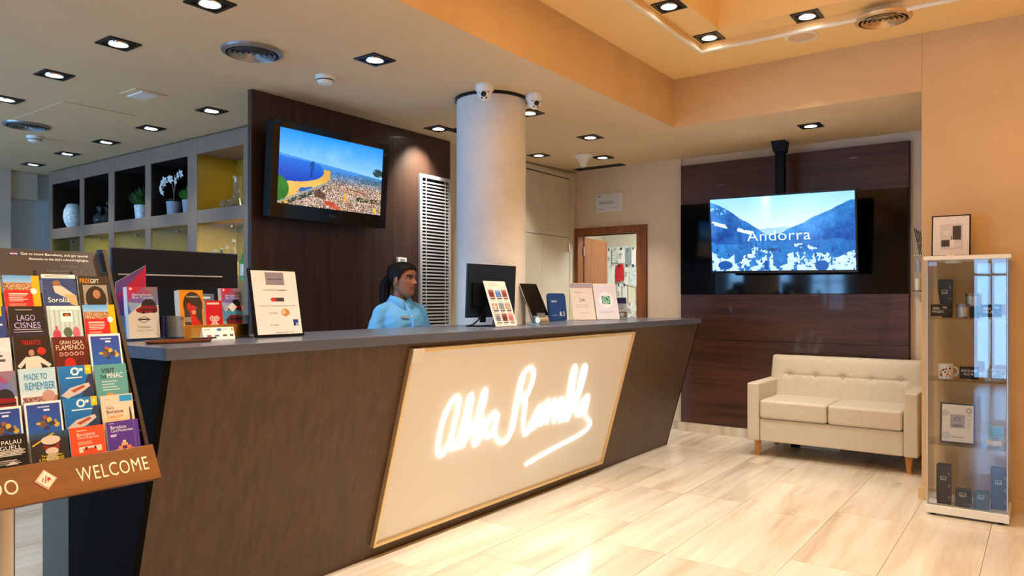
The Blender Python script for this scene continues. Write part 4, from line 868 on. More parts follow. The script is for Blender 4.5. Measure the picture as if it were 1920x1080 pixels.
def P_diver():
    p = Pic(60, 120, (244, 242, 240)); p.grad(.035, .62, (44, 70, 160), (24, 110, 190), .05, .95); p.lines(.35, .07, .75, .1, 1, (200, 210, 240)); p.rect(.5, .11, .66, .135, (240, 245, 250))
    for (x, y, rx, ry, c) in ((.5, .27, .12, .05, (60, 60, 90)), (.44, .31, .1, .05, (120, 90, 60)), (.63, .26, .07, .035, (214, 180, 50)), (.33, .30, .06, .02, (206, 170, 60)), (.82, .33, .08, .035, (214, 176, 60)), (.7, .31, .1, .03, (70, 56, 60)), (.55, .37, .08, .03, (60, 60, 110)), (.52, .22, .06, .03, (170, 90, 70)), (.8, .285, .03, .03, (190, 150, 60))): p.ell(x, y, rx, ry, c)
    return p
def P_made():
    p = Pic(60, 120, (188, 222, 238)); p.grad(.3, .46, (188, 222, 238), (240, 232, 226)); p.speck(.05, .40, 1, .55, [(200, 160, 150), (150, 70, 74), (120, 60, 70), (214, 180, 170), (96, 60, 60)]); p.ell(.75, .40, .18, .08, (196, 150, 144)); p.rect(0, .5, 1, 1, (140, 100, 100)); return p
def P_aquarium():
    p = Pic(60, 120, (20, 120, 196)); p.grad(0, .7, (20, 126, 200), (16, 80, 150)); p.poly([(1, .02), (1, .8), (.6, .5), (.8, .2)], (40, 60, 90)); p.rect(.78, 0, .97, .13, (250, 190, 30)); p.ell(.87, .065, .05, .03, (255, 224, 60)); p.ring(.48, .085, .13, .06, .45, (214, 236, 246)); p.rect(.62, .04, .72, .08, (230, 240, 246)); p.lines(.2, .165, .8, .195, 1, (220, 236, 246)); p.poly([(.02, .42), (.3, .32), (.85, .26), (.9, .31), (.6, .40), (.2, .47)], (206, 196, 188)); p.poly([(.3, .36), (.7, .29), (.75, .32), (.4, .39)], (180, 80, 50)); p.rect(0, .47, 1, .6, (30, 70, 110)); return p
def P_mnac():
    p = Pic(60, 120, (92, 158, 160)); p.lines(.18, .25, .75, .42, 4, (180, 206, 200), .35); p.ell(.4, .47, .12, .04, (230, 150, 60)); return p
def P_hola():
    p = Pic(60, 120, (236, 206, 184)); p.grad(.3, .5, (236, 206, 184), (244, 176, 80)); p.rect(.58, .02, .98, .11, (40, 150, 214)); p.lines(.12, .05, .3, .10, 1, (206, 180, 170)); p.poly([(.86, .2), (.9, .2), (.93, .5), (.83, .5)], (60, 50, 60)); p.lines(.15, .33, .6, .40, 2, (224, 150, 100), .4); return p
def P_drum():
    p = Pic(60, 120, (44, 44, 46)); p.grad(0, .12, (50, 90, 130), (40, 60, 80)); p.poly([(.05, .2), (.62, .02), (.66, .035), (.06, .22)], (236, 190, 30)); p.ell(.55, .14, .26, .075, (226, 206, 190)); p.poly([(.32, .20), (.55, .27), (.78, .19), (.76, .3), (.6, .27), (.4, .31)], (150, 40, 40)); p.ell(.56, .33, .18, .06, (220, 200, 180)); p.ell(.55, .46, .16, .1, (190, 180, 170)); return p
def P_orange():
    p = Pic(60, 120, (232, 84, 46)); p.lines(.2, .06, .5, .09, 1, (250, 200, 180)); p.rect(.22, .36, .88, .46, (246, 222, 204)); p.rect(.34, .39, .74, .46, (232, 84, 46)); p.rect(.4, .37, .46, .42, (60, 30, 40)); p.rect(.66, .37, .72, .42, (60, 30, 40)); p.lines(.2, .27, .66, .33, 2, (250, 180, 150)); return p
def P_purple():
    p = Pic(60, 120, (84, 54, 150)); p.rect(.84, 0, .86, 1, (110, 84, 176)); p.lines(.08, .03, .3, .06, 1, (220, 210, 240)); p.lines(.1, .24, .35, .30, 2, (220, 210, 240))
    for (x, y, w_, h, c) in ((.40, .42, .2, .05, (244, 170, 120)), (.30, .47, .4, .05, (240, 140, 100)), (.22, .52, .56, .08, (236, 110, 90)), (.45, .37, .1, .05, (250, 200, 140)), (.44, .47, .12, .08, (90, 40, 90))): p.rect(x, y, x+w_, y+h, c)
    return p
def P_palau():
    p = Pic(60, 120, (24, 24, 26)); p.lines(.1, .26, .95, .36, 4, (210, 206, 200), .45); p.lines(.2, .42, .9, .5, 3, (200, 196, 190), .4); p.poly([(.4, .5), (.75, .5), (.6, .44)], (220, 216, 210)); return p
def P_text():
    p = Pic(60, 120, (216, 220, 228)); p.grad(.0, .2, (216, 220, 228), (236, 236, 238)); p.lines(.3, .18, .95, .36, 3, (70, 76, 84), .5); return p
def P_blue():
    p = Pic(60, 120, (40, 70, 140)); p.rect(.5, .0, .9, .14, (250, 200, 40)); p.lines(.4, .2, .95, .3, 2, (220, 230, 245)); return p
def P_bus():
    p = Pic(64, 132, (226, 218, 206)); tri = [((0, 0), (.5, 0), (.2, .14), (214, 40, 70)), ((.5, 0), (1, 0), (.8, .16), (150, 120, 140)), ((0, 0), (.2, .14), (0, .3), (190, 60, 130)), ((.2, .14), (.5, 0), (.8, .16), (170, 80, 130)), ((0, .3), (.2, .14), (.45, .32), (130, 100, 190)), ((.2, .14), (.8, .16), (.45, .32), (120, 110, 190)), ((0, .3), (.45, .32), (.1, .5), (150, 180, 220)), ((.45, .32), (.8, .16), (1, .36), (110, 130, 190)), ((.8, .16), (1, 0), (1, .36), (120, 130, 160)), ((0, .55), (0, .3), (.1, .5), (80, 120, 190))]
    for a, b_, c_, k in tri: p.poly([a, b_, c_], k)
    p.ell(.68, .36, .24, .12, (34, 38, 46)); p.poly([(.25, .44), (.5, .36), (.95, .38), (.95, .5), (.45, .52), (.27, .49)], (150, 24, 40)); p.rect(.4, .43, .95, .46, (40, 30, 36)); p.ell(.5, .5, .05, .025, (20, 20, 22)); p.ell(.84, .49, .05, .025, (20, 20, 22)); p.ell(.12, .04, .05, .025, (250, 230, 230))
    p.poly([(.5, .57), (.72, .64), (.5, .71), (.28, .64)], (52, 48, 46)); p.poly([(.5, .583), (.68, .64), (.5, .697), (.32, .64)], (226, 218, 206)); p.rect(.34, .625, .66, .655, (52, 48, 46)); return p
def P_bus2():
    p = P_bus(); p.grad(.62, 1, (150, 190, 210), (90, 140, 170)); p.poly([(0, .5), (.5, .44), (1, .5), (1, .7), (0, .7)], (80, 150, 190)); p.poly([(.5, .30), (.74, .40), (.5, .50), (.26, .40)], (236, 240, 244)); p.poly([(.15, .66), (.4, .56), (.95, .58), (.95, .78), (.4, .8), (.18, .74)], (120, 30, 44)); p.rect(.35, .62, .95, .68, (50, 40, 50)); return p
def P_tablao():
    p = Pic(60, 124, (226, 150, 30)); p.ell(.55, .32, .40, .28, (70, 40, 20)); p.ell(.55, .33, .36, .26, (60, 44, 38)); p.rect(.19, .33, .91, 1, (64, 56, 52)); p.poly([(.3, .3), (.42, .26), (.62, .55), (.85, .72), (.75, .9), (.45, .8), (.42, .5)], (206, 40, 34)); p.ell(.58, .47, .09, .05, (220, 150, 120)); p.ell(.5, .38, .2, .06, (196, 50, 40)); p.rect(.2, .57, .45, .68, (150, 140, 130)); return p
def P_red():
    p = Pic(44, 92, (206, 24, 40)); p.rect(.1, .05, .85, .11, (240, 200, 200))
    for x, y in ((.36, .5), (.64, .5), (.36, .72), (.64, .72), (.5, .61)): p.ell(x, y, .15, .075, (236, 226, 226)); p.ell(x, y, .1, .05, (206, 60, 70)); p.ell(x, y, .06, .03, (236, 226, 226))
    return p
def P_grey():
    p = Pic(40, 84, (110, 122, 150)); p.rect(.15, .07, .8, .12, (230, 234, 240)); p.rect(.05, .22, .9, .28, (240, 240, 244)); return p
side_mats = 'paper'
def leaflet(pos, eu_, ev_, w_, h, pic_, label, words=(), thick=.007, cat='leaflet', group=None, name='leaflet'):
    """a stack of leaflets: paper block with the printed cover in front; pos lower left of the cover"""
    pos = Vector(pos); eu_ = Vector(eu_).normalized(); ev_ = Vector(ev_).normalized(); n = eu_.cross(ev_).normalized()
    t = thing(name, label, cat, tuple(pos-n*thick), group)
    MB().cbox(pos-n*thick, eu_*w_, ev_*h, n*thick).build('paper_stack', 'paper', t)
    c = sheet('cover', pic_, pos, eu_*w_, ev_*h, t, 'print', .0006)
    for tx, u, v, ww, hh, m in words:
        text('lettering', tx, pos+eu_*(u*w_)+ev_*((1-v)*h), eu_, ev_, ww*w_, hh*h, m, c, .0014, bold=0)
    return t
W = 'ink_white'
grid = [  # top row first, columns from the picture edge to the rack's end
 [(P_redyellow, 'red and yellow city leaflet at the left edge of the top rack row', ()), (P_redyellow, 'red and yellow city leaflet with photo, top row beside the header', (('-', .3, .3, .01, .001, W),)), (P_sorolla, 'blue art leaflet with a reclining figure in the top rack row', (('Sorolla', .12, .43, .62, .08, W),)), (P_gift, 'dark brown FREE GIFT leaflet with a curly-haired portrait', (('FREE', .06, .115, .32, .07, 'ink_orange'), ('GIFT', .39, .115, .27, .07, W)))],
 [(P_blue, 'dark blue leaflet cut by the picture edge, second rack row', ()), (P_lago, 'black swan ballet leaflet with lilac lettering, second rack row', (('LAGO', .22, .21, .5, .085, 'ink_lilac'), ('CISNES', .13, .32, .72, .085, 'ink_lilac'))), (P_perfume, 'pale striped leaflet with pink perfume bottles', ()), (P_redyellow, 'red and yellow city leaflet at the rack end, second row', ())],
 [(P_text, 'pale grey text leaflet cut by the picture edge, third row', ()), (P_dancer, 'black leaflet with a white-dressed flamenco dancer and red lettering', (('TARANTOS', .22, .13, .52, .07, 'ink_red'),)), (P_flamenco, 'dark red flamenco gala leaflet with white title', (('GRAN GALA', .2, .11, .68, .055, 'ink_cream'), ('FLAMENCO', .08, .195, .84, .075, 'ink_cream'))), (P_diver, 'blue underwater diver leaflet with white border at the rack end, third row', ())],
 [(P_bus, 'pink and blue bus leaflet cut by the picture edge, fourth row', ()), (P_made, 'pale blue MADE TO REMEMBER leaflet', (('MADE TO', .14, .16, .62, .085, 'ink_cyan'), ('REMEMBER', .14, .30, .82, .10, 'ink_cyan'))), (P_aquarium, 'blue aquarium leaflet with yellow tag, upper of the two', ()), (P_mnac, 'teal VISIT THE MNAC leaflet', (('VISIT', .2, .13, .42, .07, 'ink'), ('THE', .14, .21, .2, .05, 'ink'), ('MNAC', .36, .21, .5, .075, W)))],
 [(P_diver, 'blue diver leaflet cut by the picture edge, fifth row', ()), (P_diver, 'blue diver leaflet with white border between shark and picture edge, fifth row', (('-', .3, .3, .01, .001, W),)), (P_aquarium, 'blue aquarium leaflet with yellow tag, lower of the two', ()), (P_hola, 'peach travel card leaflet with a blue corner', (('Hola', .14, .21, .24, .045, 'ink_grey'), ('Barcelona', .14, .27, .52, .05, 'ink'), ('Travel Card', .14, .335, .5, .045, 'ink_orange')))],
 [(P_palau, 'black Palau leaflet with white text at the bottom row edge', (('PALAU', .35, .16, .5, .07, W), ('GUELL', .3, .25, .55, .07, W))), (P_drum, 'black leaflet with a drum and yellow 10% OFF print', (('Special Offer', .26, .43, .58, .05, 'ink_yellow'), ('10% OFF', .2, .52, .66, .08, 'ink_yellow'))), (P_orange, 'bright orange Barcelona card leaflet in the bottom row', (('Barcelona', .2, .165, .52, .06, W), ('Card Express', .2, .225, .62, .05, W))), (P_purple, 'purple Barcelona card leaflet at the rack end, bottom row', (('Barcelona', .12, .14, .48, .06, W), ('Card Modernista', .12, .2, .68, .05, W)))]]
for r in range(6):
    x, z = top6[5-r]
    for c in range(4):
        fn, lb, words = grid[r][c]
        y0 = .7575+c*.104+.002; jit = random.uniform(-.004, .004)
        hh_ = .21 if r < 5 else .165; pc_ = fn(); kk = .21/hh_
        bo = Vector((x, y0, z+jit))-LEAN*hh_
        leaflet(bo, Y, LEAN, .0965, hh_, pc_, lb, words, thick=random.choice((.005, .008, .006)), group='leaflets in the rack')

# ================================================================== things on the counter
zc = CH+.0006
LV = Vector((-.12, 0, 1)).normalized()
# clear holder with bus leaflets and its tall printed back
h1 = thing('leaflet_holder', 'clear holder with a tall pink and blue printed back at the counter end', 'leaflet holder', (-3.0, 1.53, zc))
MB().box(-3.085, -2.985, 1.470, 1.60, zc, zc+.004).build('base', 'acrylic', h1)
bkp = Pic(24, 60, (110, 80, 160)); 
for a, c_, d_, k in (((0, .25), (1, 0), (1, .3), (206, 40, 90)), ((0, .25), (1, .3), (.5, .5), (170, 50, 130)), ((0, .25), (.5, .5), (0, .6), (120, 70, 160)), ((.5, .5), (1, .3), (1, .6), (150, 60, 150)), ((0, .6), (.5, .5), (.6, .8), (60, 90, 180)), ((0, .6), (.6, .8), (0, 1), (40, 140, 170)), ((0, 1), (.6, .8), (1, 1), (50, 120, 160)), ((.5, .5), (1, .6), (.6, .8), (90, 80, 170))): bkp.poly([a, c_, d_], k)
V = [(-3.10, 1.475, zc), (-3.10, 1.60, zc), (-3.10, 1.60, 1.475), (-3.10, 1.475, 1.40)]
b = MB().prism(V, (-.003, 0, 0)); b.build('printed_back', 'paper', h1)
def clipped(pic_, z_of):
    ny, nx_ = pic_.a.shape[:2]; VV = []; FF = []; CC = []
    for j in range(ny+1):
        for i in range(nx_+1):
            u = i/nx_; hh = z_of(u); VV.append((-3.0992, 1.475+u*.125, zc+(1-j/ny)*(hh-zc)))
    for j in range(ny):
        for i in range(nx_):
            FF.append(((j+1)*(nx_+1)+i, (j+1)*(nx_+1)+i+1, j*(nx_+1)+i+1, j*(nx_+1)+i)); CC.append(pic_.a[j, i])
    me = bpy.data.meshes.new('print_face'); me.from_pydata(VV, [], FF); ca = me.color_attributes.new('Col', 'FLOAT_COLOR', 'CORNER')
    c = np.concatenate([lin(np.array(CC)), np.ones((len(CC), 1))], 1); ca.data.foreach_set('color', np.repeat(c, 4, 0).astype(np.float32).ravel())
    return link('print_face', me, 'print_gloss', h1)
clipped(bkp, lambda u: 1.40+.075*u)
MB().cbox((-3.0, 1.468, zc+.004), (0, .003, 0), LV*.10, (-.085, 0, 0)).build('side_wall', 'acrylic', h1)
bw_ = (('Barcelona', .16, .175, .62, .045, W), ('Bus Turistic', .16, .23, .68, .045, W), ('Tickets', .28, .80, .42, .035, 'ink_grey'), ('Aqui / Here', .24, .87, .54, .035, 'ink_grey'))
leaflet((-3.005, 1.484, zc+.010), Y, LV, .128, .213, P_bus(), 'bus tour leaflet stack with Tickets print in the clear holder', bw_, thick=.03)
# gold-based holder with four stacks
h2 = thing('leaflet_holder', 'clear low leaflet holder with gold front beside the big monitor', 'leaflet holder', (-2.92, 1.79, zc))
MB().box(-3.06, -2.845, 1.635, 1.945, zc, zc+.004).build('base', 'acrylic', h2)
MB().box(-2.872, -2.868, 1.64, 1.94, zc+.004, zc+.062).build('front_lip', 'gold', h2, bevel=.001)
for y in (1.635, 1.942): MB().box(-3.03, -2.868, y, y+.003, zc+.004, zc+.10).build('side_wall', 'acrylic', h2)
leaflet((-2.90, 1.645, zc+.0105), Y, LV, .108, .20, P_tablao(), 'orange flamenco leaflet stack with a red dancer on the counter', (('FLAMENCO', .3, .16, .5, .035, W), ('TABLAO', .26, .80, .52, .055, 'ink_cream')), thick=.035)
leaflet((-2.965, 1.755, zc+.0105), Y, LV, .09, .185, P_grey(), 'grey-blue leaflet stack behind the small red one', (), thick=.012)
leaflet((-2.893, 1.757, zc+.0105), Y, LV, .078, .155, P_red(), 'small red Barcelona leaflet stack with white rings', (('BARCELONA', .12, .115, .7, .05, W),), thick=.02)
leaflet((-2.90, 1.84, zc+.0105), Y, LV, .10, .21, P_bus2(), 'blue and pink bus leaflet stack at the holder end by the price sign', (('Barcelona', .2, .175, .62, .045, W), ('Bus Turistic', .2, .23, .68, .045, W)), thick=.025)
cp = Pic(44, 20, (240, 240, 242)); cp.lines(.05, .15, .35, .28, 1, (130, 130, 140)); cp.rect(.46, .1, .6, .32, (40, 110, 190)); cp.rect(.9, .1, .97, .3, (190, 170, 90)); cp.rect(.12, .6, .26, .75, (170, 60, 70)); cp.rect(.36, .58, .5, .74, (90, 110, 170)); cp.rect(.62, .58, .74, .74, (80, 90, 90)); cp.rect(.84, .58, .96, .74, (50, 54, 56)); cp.lines(.62, .15, .8, .25, 1, (170, 180, 190))
tc_ = thing('info_card', 'small white folded logo card before the leaflet holder', 'card', (-2.82, 1.76, zc))
sheet('front', cp, (-2.815, 1.695, zc), (0, .145, 0), Vector((-.016, 0, .052)), tc_, 'print')
MB().prism([(-2.8155, 1.695, zc), (-2.8315, 1.695, zc+.0518), (-2.848, 1.695, zc)], (0, .145, 0)).build('fold', 'paper', tc_)
ty = thing('pen_tray', 'flat oval brown wooden tray at the counter end', 'tray', (-2.755, 1.555, zc))
b = MB(); pr_ = [(0, 0), (.125, 0), (.133, .006), (.13, .012), (.123, .012), (.12, .007), (0, .007)]
b.lathe(pr_, 40, (-2.755, 1.555, zc), Matrix(((.42, .03, 0), (.03, 1.0, 0), (0, 0, 1)))); b.build('tray_body', 'pale_wood' if 0 else 'rack_wood', ty, smooth=True)
MB().tube([(-2.745, 1.60, zc+.012), (-2.735, 1.70, zc+.014)], .004, 8).build('pen', 'ink', ty, smooth=True)
# framed price list leaning back
def standframe(name, label, o_, w_, h, lean, pic_, m, words, cat='sign', edge=.012, foot=True, eu_=Y, pm='print', depth=.012, rnd=0):
    o_ = Vector(o_)+Z*(depth*lean+.0006); eu_ = Vector(eu_).normalized(); n0 = eu_.cross(Z); up_ = (Z-n0*lean).normalized(); n = eu_.cross(up_)
    t = thing(name, label, cat, tuple(o_))
    if rnd:
        pts = []
        for cx_, cy_, a0 in ((w_-rnd, h-rnd, 0), (rnd, h-rnd, 90), (rnd, rnd, 180), (w_-rnd, rnd, 270)):
            for k in range(7): a = R(a0+15*k); pts.append(o_-n*depth+eu_*(cx_+rnd*math.cos(a))+up_*(cy_+rnd*math.sin(a)))
        MB().prism(pts, n*depth).build('board', m, t, bevel=.001)
    else: MB().cbox(o_-n*depth, eu_*w_, up_*h, n*depth).build('board', m, t, bevel=.001)
    s_ = sheet('print_face', pic_, o_+eu_*edge+up_*edge, eu_*(w_-2*edge), up_*(h-2*edge), t, pm, .0012)
    for tx, u, v, ww, hh, mm in words: text('lettering', tx, o_+eu_*(u*w_)+up_*((1-v)*h)+n*.001, eu_, up_, ww*w_, hh*h, mm, s_, .0012, bold=0)
    if foot:
        a = o_+eu_*(w_*.42)-n*(depth+.001)+up_*(h*.55); g = Vector((a.x, a.y, o_.z))-n0*(h*.16)
        MB().prism([a, a+eu_*(w_*.16), g+eu_*(w_*.16), g], -n0*.003).build('easel_leg', m, t)
    return t
pp = Pic(60, 80, (232, 230, 230)); pp.rect(.3, .02, .72, .22, (140, 134, 146)); pp.lines(.22, .30, .8, .345, 2, (150, 150, 150), .3); pp.rect(.38, .42, .66, .49, (70, 62, 64)); pp.ell(.42, .455, .06, .035, (206, 40, 50)); pp.rect(.1, .555, .9, .562, (160, 160, 160)); pp.ell(.66, .66, .10, .06, (200, 140, 90)); pp.ell(.62, .65, .05, .04, (226, 190, 150)); pp.rect(.82, .78, .94, .87, (24, 70, 140)); pp.lines(.06, .835, .8, .85, 1, (150, 150, 150), .5)
standframe('price_sign', 'white price list in a thin black frame on the counter', (-2.79, 1.925, zc), .258, .312, .20, pp, 'black_plastic', (('abba rambla', .36, .165, .3, .018, 'ink'), ('4,50€', .55, .335, .14, .022, 'ink'), ('15,00€', .3, .67, .18, .022, 'ink'), ('22,50€', .3, .845, .18, .022, 'ink'), ('P', .85, .86, .05, .05, W), ('abbahotels.com', .4, .95, .38, .018, 'ink')), edge=.010)
# big monitor seen from behind
mn = thing('computer_monitor', 'large dark desktop computer seen from behind at the counter end', 'computer', (-3.42, 1.9, .936))
b = MB(); nx_ = 14
o_ = Vector((-3.345, 1.575, 1.03)); MB().box(-3.365, -3.345, 1.575, 2.202, 1.04, 1.562).build('screen_back', 'silver_back', mn, bevel=.006)
MB().box(-3.367, -3.366, 1.58, 2.197, 1.13, 1.556).build('screen', 'black_gloss', mn)
MB().box(-3.3448, -3.338, 1.60, 2.11, 1.438, 1.445).build('vent_slot', 'grille_metal', mn, bevel=.002)
MB().box(-3.3448, -3.330, 1.79, 1.99, .95, 1.25).build('stand_neck', 'silver_back', mn, bevel=.004)
MB().box(-3.46, -3.28, 1.78, 2.0, .936, .946).build('foot', 'silver_back', mn, bevel=.003)
# slim monitor before the column
m2 = thing('desk_monitor', 'thin black monitor seen from behind before the column', 'monitor', (-2.88, 3.66, zc))
up_ = Vector((.045, 0, 1)).normalized(); o_ = Vector((-2.868, 3.455, 1.215))
MB().cbox(o_, Y*.50, up_*.335, (-.014, 0, 0)).build('screen_back', 'blue_frame' if 0 else 'silver_back', m2, bevel=.002)
MB().cbox(o_-Vector((.0155, 0, 0))+Y*.006+up_*.006, Y*.488, up_*.323, (-.001, 0, 0)).build('screen', 'black_gloss', m2)
MB().cbox(o_+Vector((.0005, .04, .07)), Y*.20, up_*.15, (.022, 0, 0)).build('electronics_box', 'black_plastic', m2, bevel=.004)
MB().cbox(o_+Vector((.005, .12, -.03)), Y*.05, Z*.12, (.014, 0, 0)).build('stand_neck', 'black_plastic', m2, bevel=.003)
MB().box(-2.93, -2.83, 3.52, 3.70, zc, zc+.006).build('foot', 'black_plastic', m2, bevel=.002)
MB().tube([(-2.85, 3.60, 1.24), (-2.83, 3.55, 1.23), (-2.815, 3.50, 1.20), (-2.82, 3.46, 1.175), (-2.85, 3.44, 1.166)], .005, 8).build('cable', 'black_plastic', m2, smooth=True)
# A4 board of pictures
qp = Pic(60, 84, (236, 222, 214)); qp.lines(.15, .05, .7, .12, 2, (210, 180, 170), .4)
for r in range(3):
    for c in range(3):
        x, y = .07+c*.31, .19+r*.27; pal = [[(150, 60, 56), (120, 50, 50)], [(40, 90, 160), (90, 130, 190)], [(170, 80, 70), (120, 60, 56)], [(176, 100, 96), (200, 190, 180)], [(190, 120, 80), (90, 150, 170)], [(150, 130, 120), (190, 150, 130)], [(160, 150, 150), (110, 110, 120)], [(140, 60, 50), (90, 50, 46)], [(170, 140, 130), (190, 100, 90)]][r*3+c]
        qp.rect(x, y, x+.25, y+.165, pal[0]); qp.ell(x+.12, y+.11, .09, .06, pal[1]); qp.rect(x, y, x+.25, y+.045, tuple(min(255, q+40) for q in pal[1])); qp.rect(x+.02, y+.185, x+.25, y+.215, (90, 76, 76)); qp.rect(x+.02, y+.225, x+.2, y+.24, (150, 130, 126))
standframe('picture_board', 'upright white board with nine small photographs on the counter', (-2.715, 3.555, zc), .222, .30, .36, qp, 'paper', (), edge=.003, depth=.004)
# tablet on a metal stand
tb = thing('tablet', 'black tablet tilted on a metal stand on the counter', 'tablet', (-2.9, 4.2, zc))
n0 = X; up_ = (Z-n0*.48).normalized(); n = Y.cross(up_); o_ = Vector((-2.77, 4.02, 1.217))
MB().cbox(o_-n*.008, Y*.205, up_*.245, n*.008).build('body', 'aluminium', tb, bevel=.002)
MB().cbox(o_+n*.0005+Y*.003+up_*.003, Y*.199, up_*.239, n*.0015).build('screen', 'black_gloss', tb)
MB().cbox(o_+Y*.06-up_*.012, Y*.09, up_*.03, n*.010).build('clip', 'aluminium', tb, bevel=.002)
MB().box(-2.84, -2.735, 4.06, 4.20, zc, zc+.006).build('foot', 'aluminium', tb, bevel=.002)
MB().lathe([(.02, -.055), (.02, .055)], 20, (-2.765, 4.135, zc+.029), Matrix.Rotation(R(90), 3, 'X')).build('hinge_barrel', 'brass_trim', tb, smooth=True)
MB().cbox((-2.83, 4.10, zc+.006), Y*.05, Vector((-.03, 0, .10)), (.008, 0, 0)).build('arm', 'aluminium', tb)
# blue award plate
ap = Pic(50, 50, (36, 70, 132)); ap.lines(.1, .2, .5, .3, 2, (200, 214, 236), .4); ap.lines(.1, .84, .5, .88, 1, (180, 196, 226), .4)
standframe('rating_plate', 'rounded blue award plate with 8.3 rating on the counter', (-3.02, 4.62, zc), .25, .215, .10, ap, 'blue_frame', (('8.3', .58, .82, .28, .16, W),), edge=.02, depth=.014, rnd=.03)
E2_ = Vector((.55, .835, 0)).normalized()
sp = Pic(50, 70, (228, 214, 206)); sp.rect(0, 0, 1, .13, (170, 156, 170)); sp.lines(.15, .24, .7, .28, 1, (150, 140, 140)); sp.lines(.15, .58, .85, .72, 3, (190, 180, 176), .3); sp.rect(.3, .82, .7, .83, (170, 160, 156))
standframe('wifi_sign', 'cream paper sign with a lilac top band in an acrylic stand', (-3.08, 5.06, zc), .205, .315, .30, sp, 'paper_cream', (('24h', .36, .51, .26, .09, 'ink'),), edge=.004, eu_=E2_, depth=.004)
wp = Pic(110, 150, (232, 226, 240)); wp.ell(.5, .46, .34, .24, (250, 250, 252)); wp.rect(.30, .34, .70, .58, (20, 150, 120)); wp.ring(.5, .455, .155, .108, .17, (240, 250, 246)); wp.poly([(.43, .405), (.46, .40), (.475, .435), (.46, .45), (.50, .485), (.525, .475), (.56, .50), (.55, .52), (.50, .515), (.44, .465)], (240, 250, 246)); wp.poly([(.385, .50), (.36, .57), (.45, .545)], (240, 250, 246)); wp.lines(.1, .8, .9, .86, 2, (190, 180, 206), .5)
standframe('chat_sign', 'white sign with a green chat logo in an acrylic stand', (-2.98, 5.27, zc), .21, .31, .30, wp, 'white_plastic', (), edge=.010, eu_=E2_, depth=.01)
cd = Pic(60, 120, (190, 196, 206)); cd.rect(0, 0, 1, .3, (28, 36, 90)); cd.lines(.1, .35, .9, .62, 3, (110, 120, 140), .4); cd.rect(0, .7, 1, 1, (110, 106, 106)); cd.ell(.5, .85, .25, .1, (190, 190, 190))
standframe('card_holder', 'small acrylic card holder with a navy-topped card at the far counter end', (-3.06, 5.74, zc), .12, .19, .12, cd, 'acrylic', (), edge=.006, eu_=E2_, depth=.006)
# ================================================================== cabinet contents
def carton(x0, y0, z0, w_, d_, h, m, label, words=(), rz=0, cat='box'):
    t = thing('carton', label, cat, (x0+w_/2, y0+d_/2, z0))
    MB().box(x0, x0+w_, y0, y0+d_, z0, z0+h).build('box_body', m, t, bevel=.001)
    lo_ = Vector((x0+w_*.3, y0, z0+h*.62)); lw = w_*.4; f = MB()
    for a, b_, c_, e in ((0, 1, 0, .08), (0, 1, .92, 1), (0, .08, .08, .92), (.92, 1, .08, .92)): f.box(lo_.x+lw*a, lo_.x+lw*b_, y0-.0006, y0-.0002, lo_.z+lw*.75*c_, lo_.z+lw*.75*e)
    f.build('emblem', 'ink_white', t)
    text('lettering', 'abba', (lo_.x+lw*.2, y0, lo_.z+lw*.2), X, Z, lw*.6, lw*.22, 'ink_white', t, .0006)
    f = MB()
    for k in range(3 if h > .15 else 1): f.box(x0+w_-.012, x0+w_-.003, y0-.0006, y0-.0002, z0+h*(.15+.3*k), z0+h*(.22+.3*k))
    f.build('pattern', 'ink_grey', t)
    return t
zb_ = .0655
carton(-.552, 5.225, zb_, .075, .075, .238, 'box_dark', 'tall black carton on the cabinet floor by the left pane')
carton(-.452, 5.215, zb_, .082, .08, .10, 'box_dark', 'small black carton, left of the green one, on the cabinet floor')
carton(-.357, 5.215, zb_, .078, .08, .10, 'box_green', 'small dark green carton on the cabinet floor')
carton(-.272, 5.275, zb_, .078, .075, .245, 'box_dark', 'tall black carton behind the green one on the cabinet floor')
carton(-.555, 5.33, SH[2]+.0006, .075, .07, .24, 'box_navy', 'tall navy diffuser carton on the top glass shelf')
def slate(x0, y0, z0, w_, label, lines_):
    t = thing('price_slate', label, 'price tag', (x0+w_/2, y0, z0)); h = .075; up_ = Vector((0, .18, 1)).normalized()
    o_ = Vector((x0, y0, z0+.008)); MB().cbox(o_, X*w_, up_*h, Vector((0, .004, 0))).build('slate', 'slate', t, bevel=.0008)
    MB().box(x0+w_*.38, x0+w_*.62, y0-.008, y0+.016, z0, z0+.0078).build('wooden_foot', 'pale_wood', t)
    for tx, u, v, ww, hh in lines_: text('lettering', tx, o_+X*(w_*u)+up_*(h*v), X, up_, w_*ww, h*hh, 'ink_white', t, .0012)
slate(-.585, 5.235, SH[2]+.0006, .10, 'black slate tag reading ABBA MIKADO on the top glass shelf', (('ABBA', .1, .58, .38, .2), ('40€', .66, .66, .22, .16), ('MIKADO', .1, .3, .6, .2)))
slate(-.32, 5.235, SH[2]+.0006, .105, 'black slate tag at the right of the top glass shelf', (('ABBA', .1, .58, .38, .2), ('18€', .66, .66, .22, .16), ('VELA', .1, .3, .5, .2)))
slate(-.43, 5.235, SH[1]+.0006, .10, 'black slate tag beside the mug reading BARCELONA', (('BARCELONA', .1, .58, .8, .2), ('MUG 9€', .22, .3, .5, .2)))
def candle(x, y, z, r, h, label):
    t = thing('candle', label, 'candle', (x, y, z))
    attach('glass_cup', premesh(MB().lathe([(0, 0), (r, .001), (r, h), (r-.003, h), (r-.003, .006), (0, .006)], 28), 'glass_cup', 'acrylic', True), t)
    attach('wax', premesh(MB().lathe([(0, .007), (r-.0035, .007), (r-.0035, h*.78), (0, h*.78)], 28), 'wax', 'candle', True), t)
    attach('wick', premesh(MB().tube([(0, 0, h*.78), (.001, 0, h*.9)], .001, 5), 'wick', 'ink'), t)
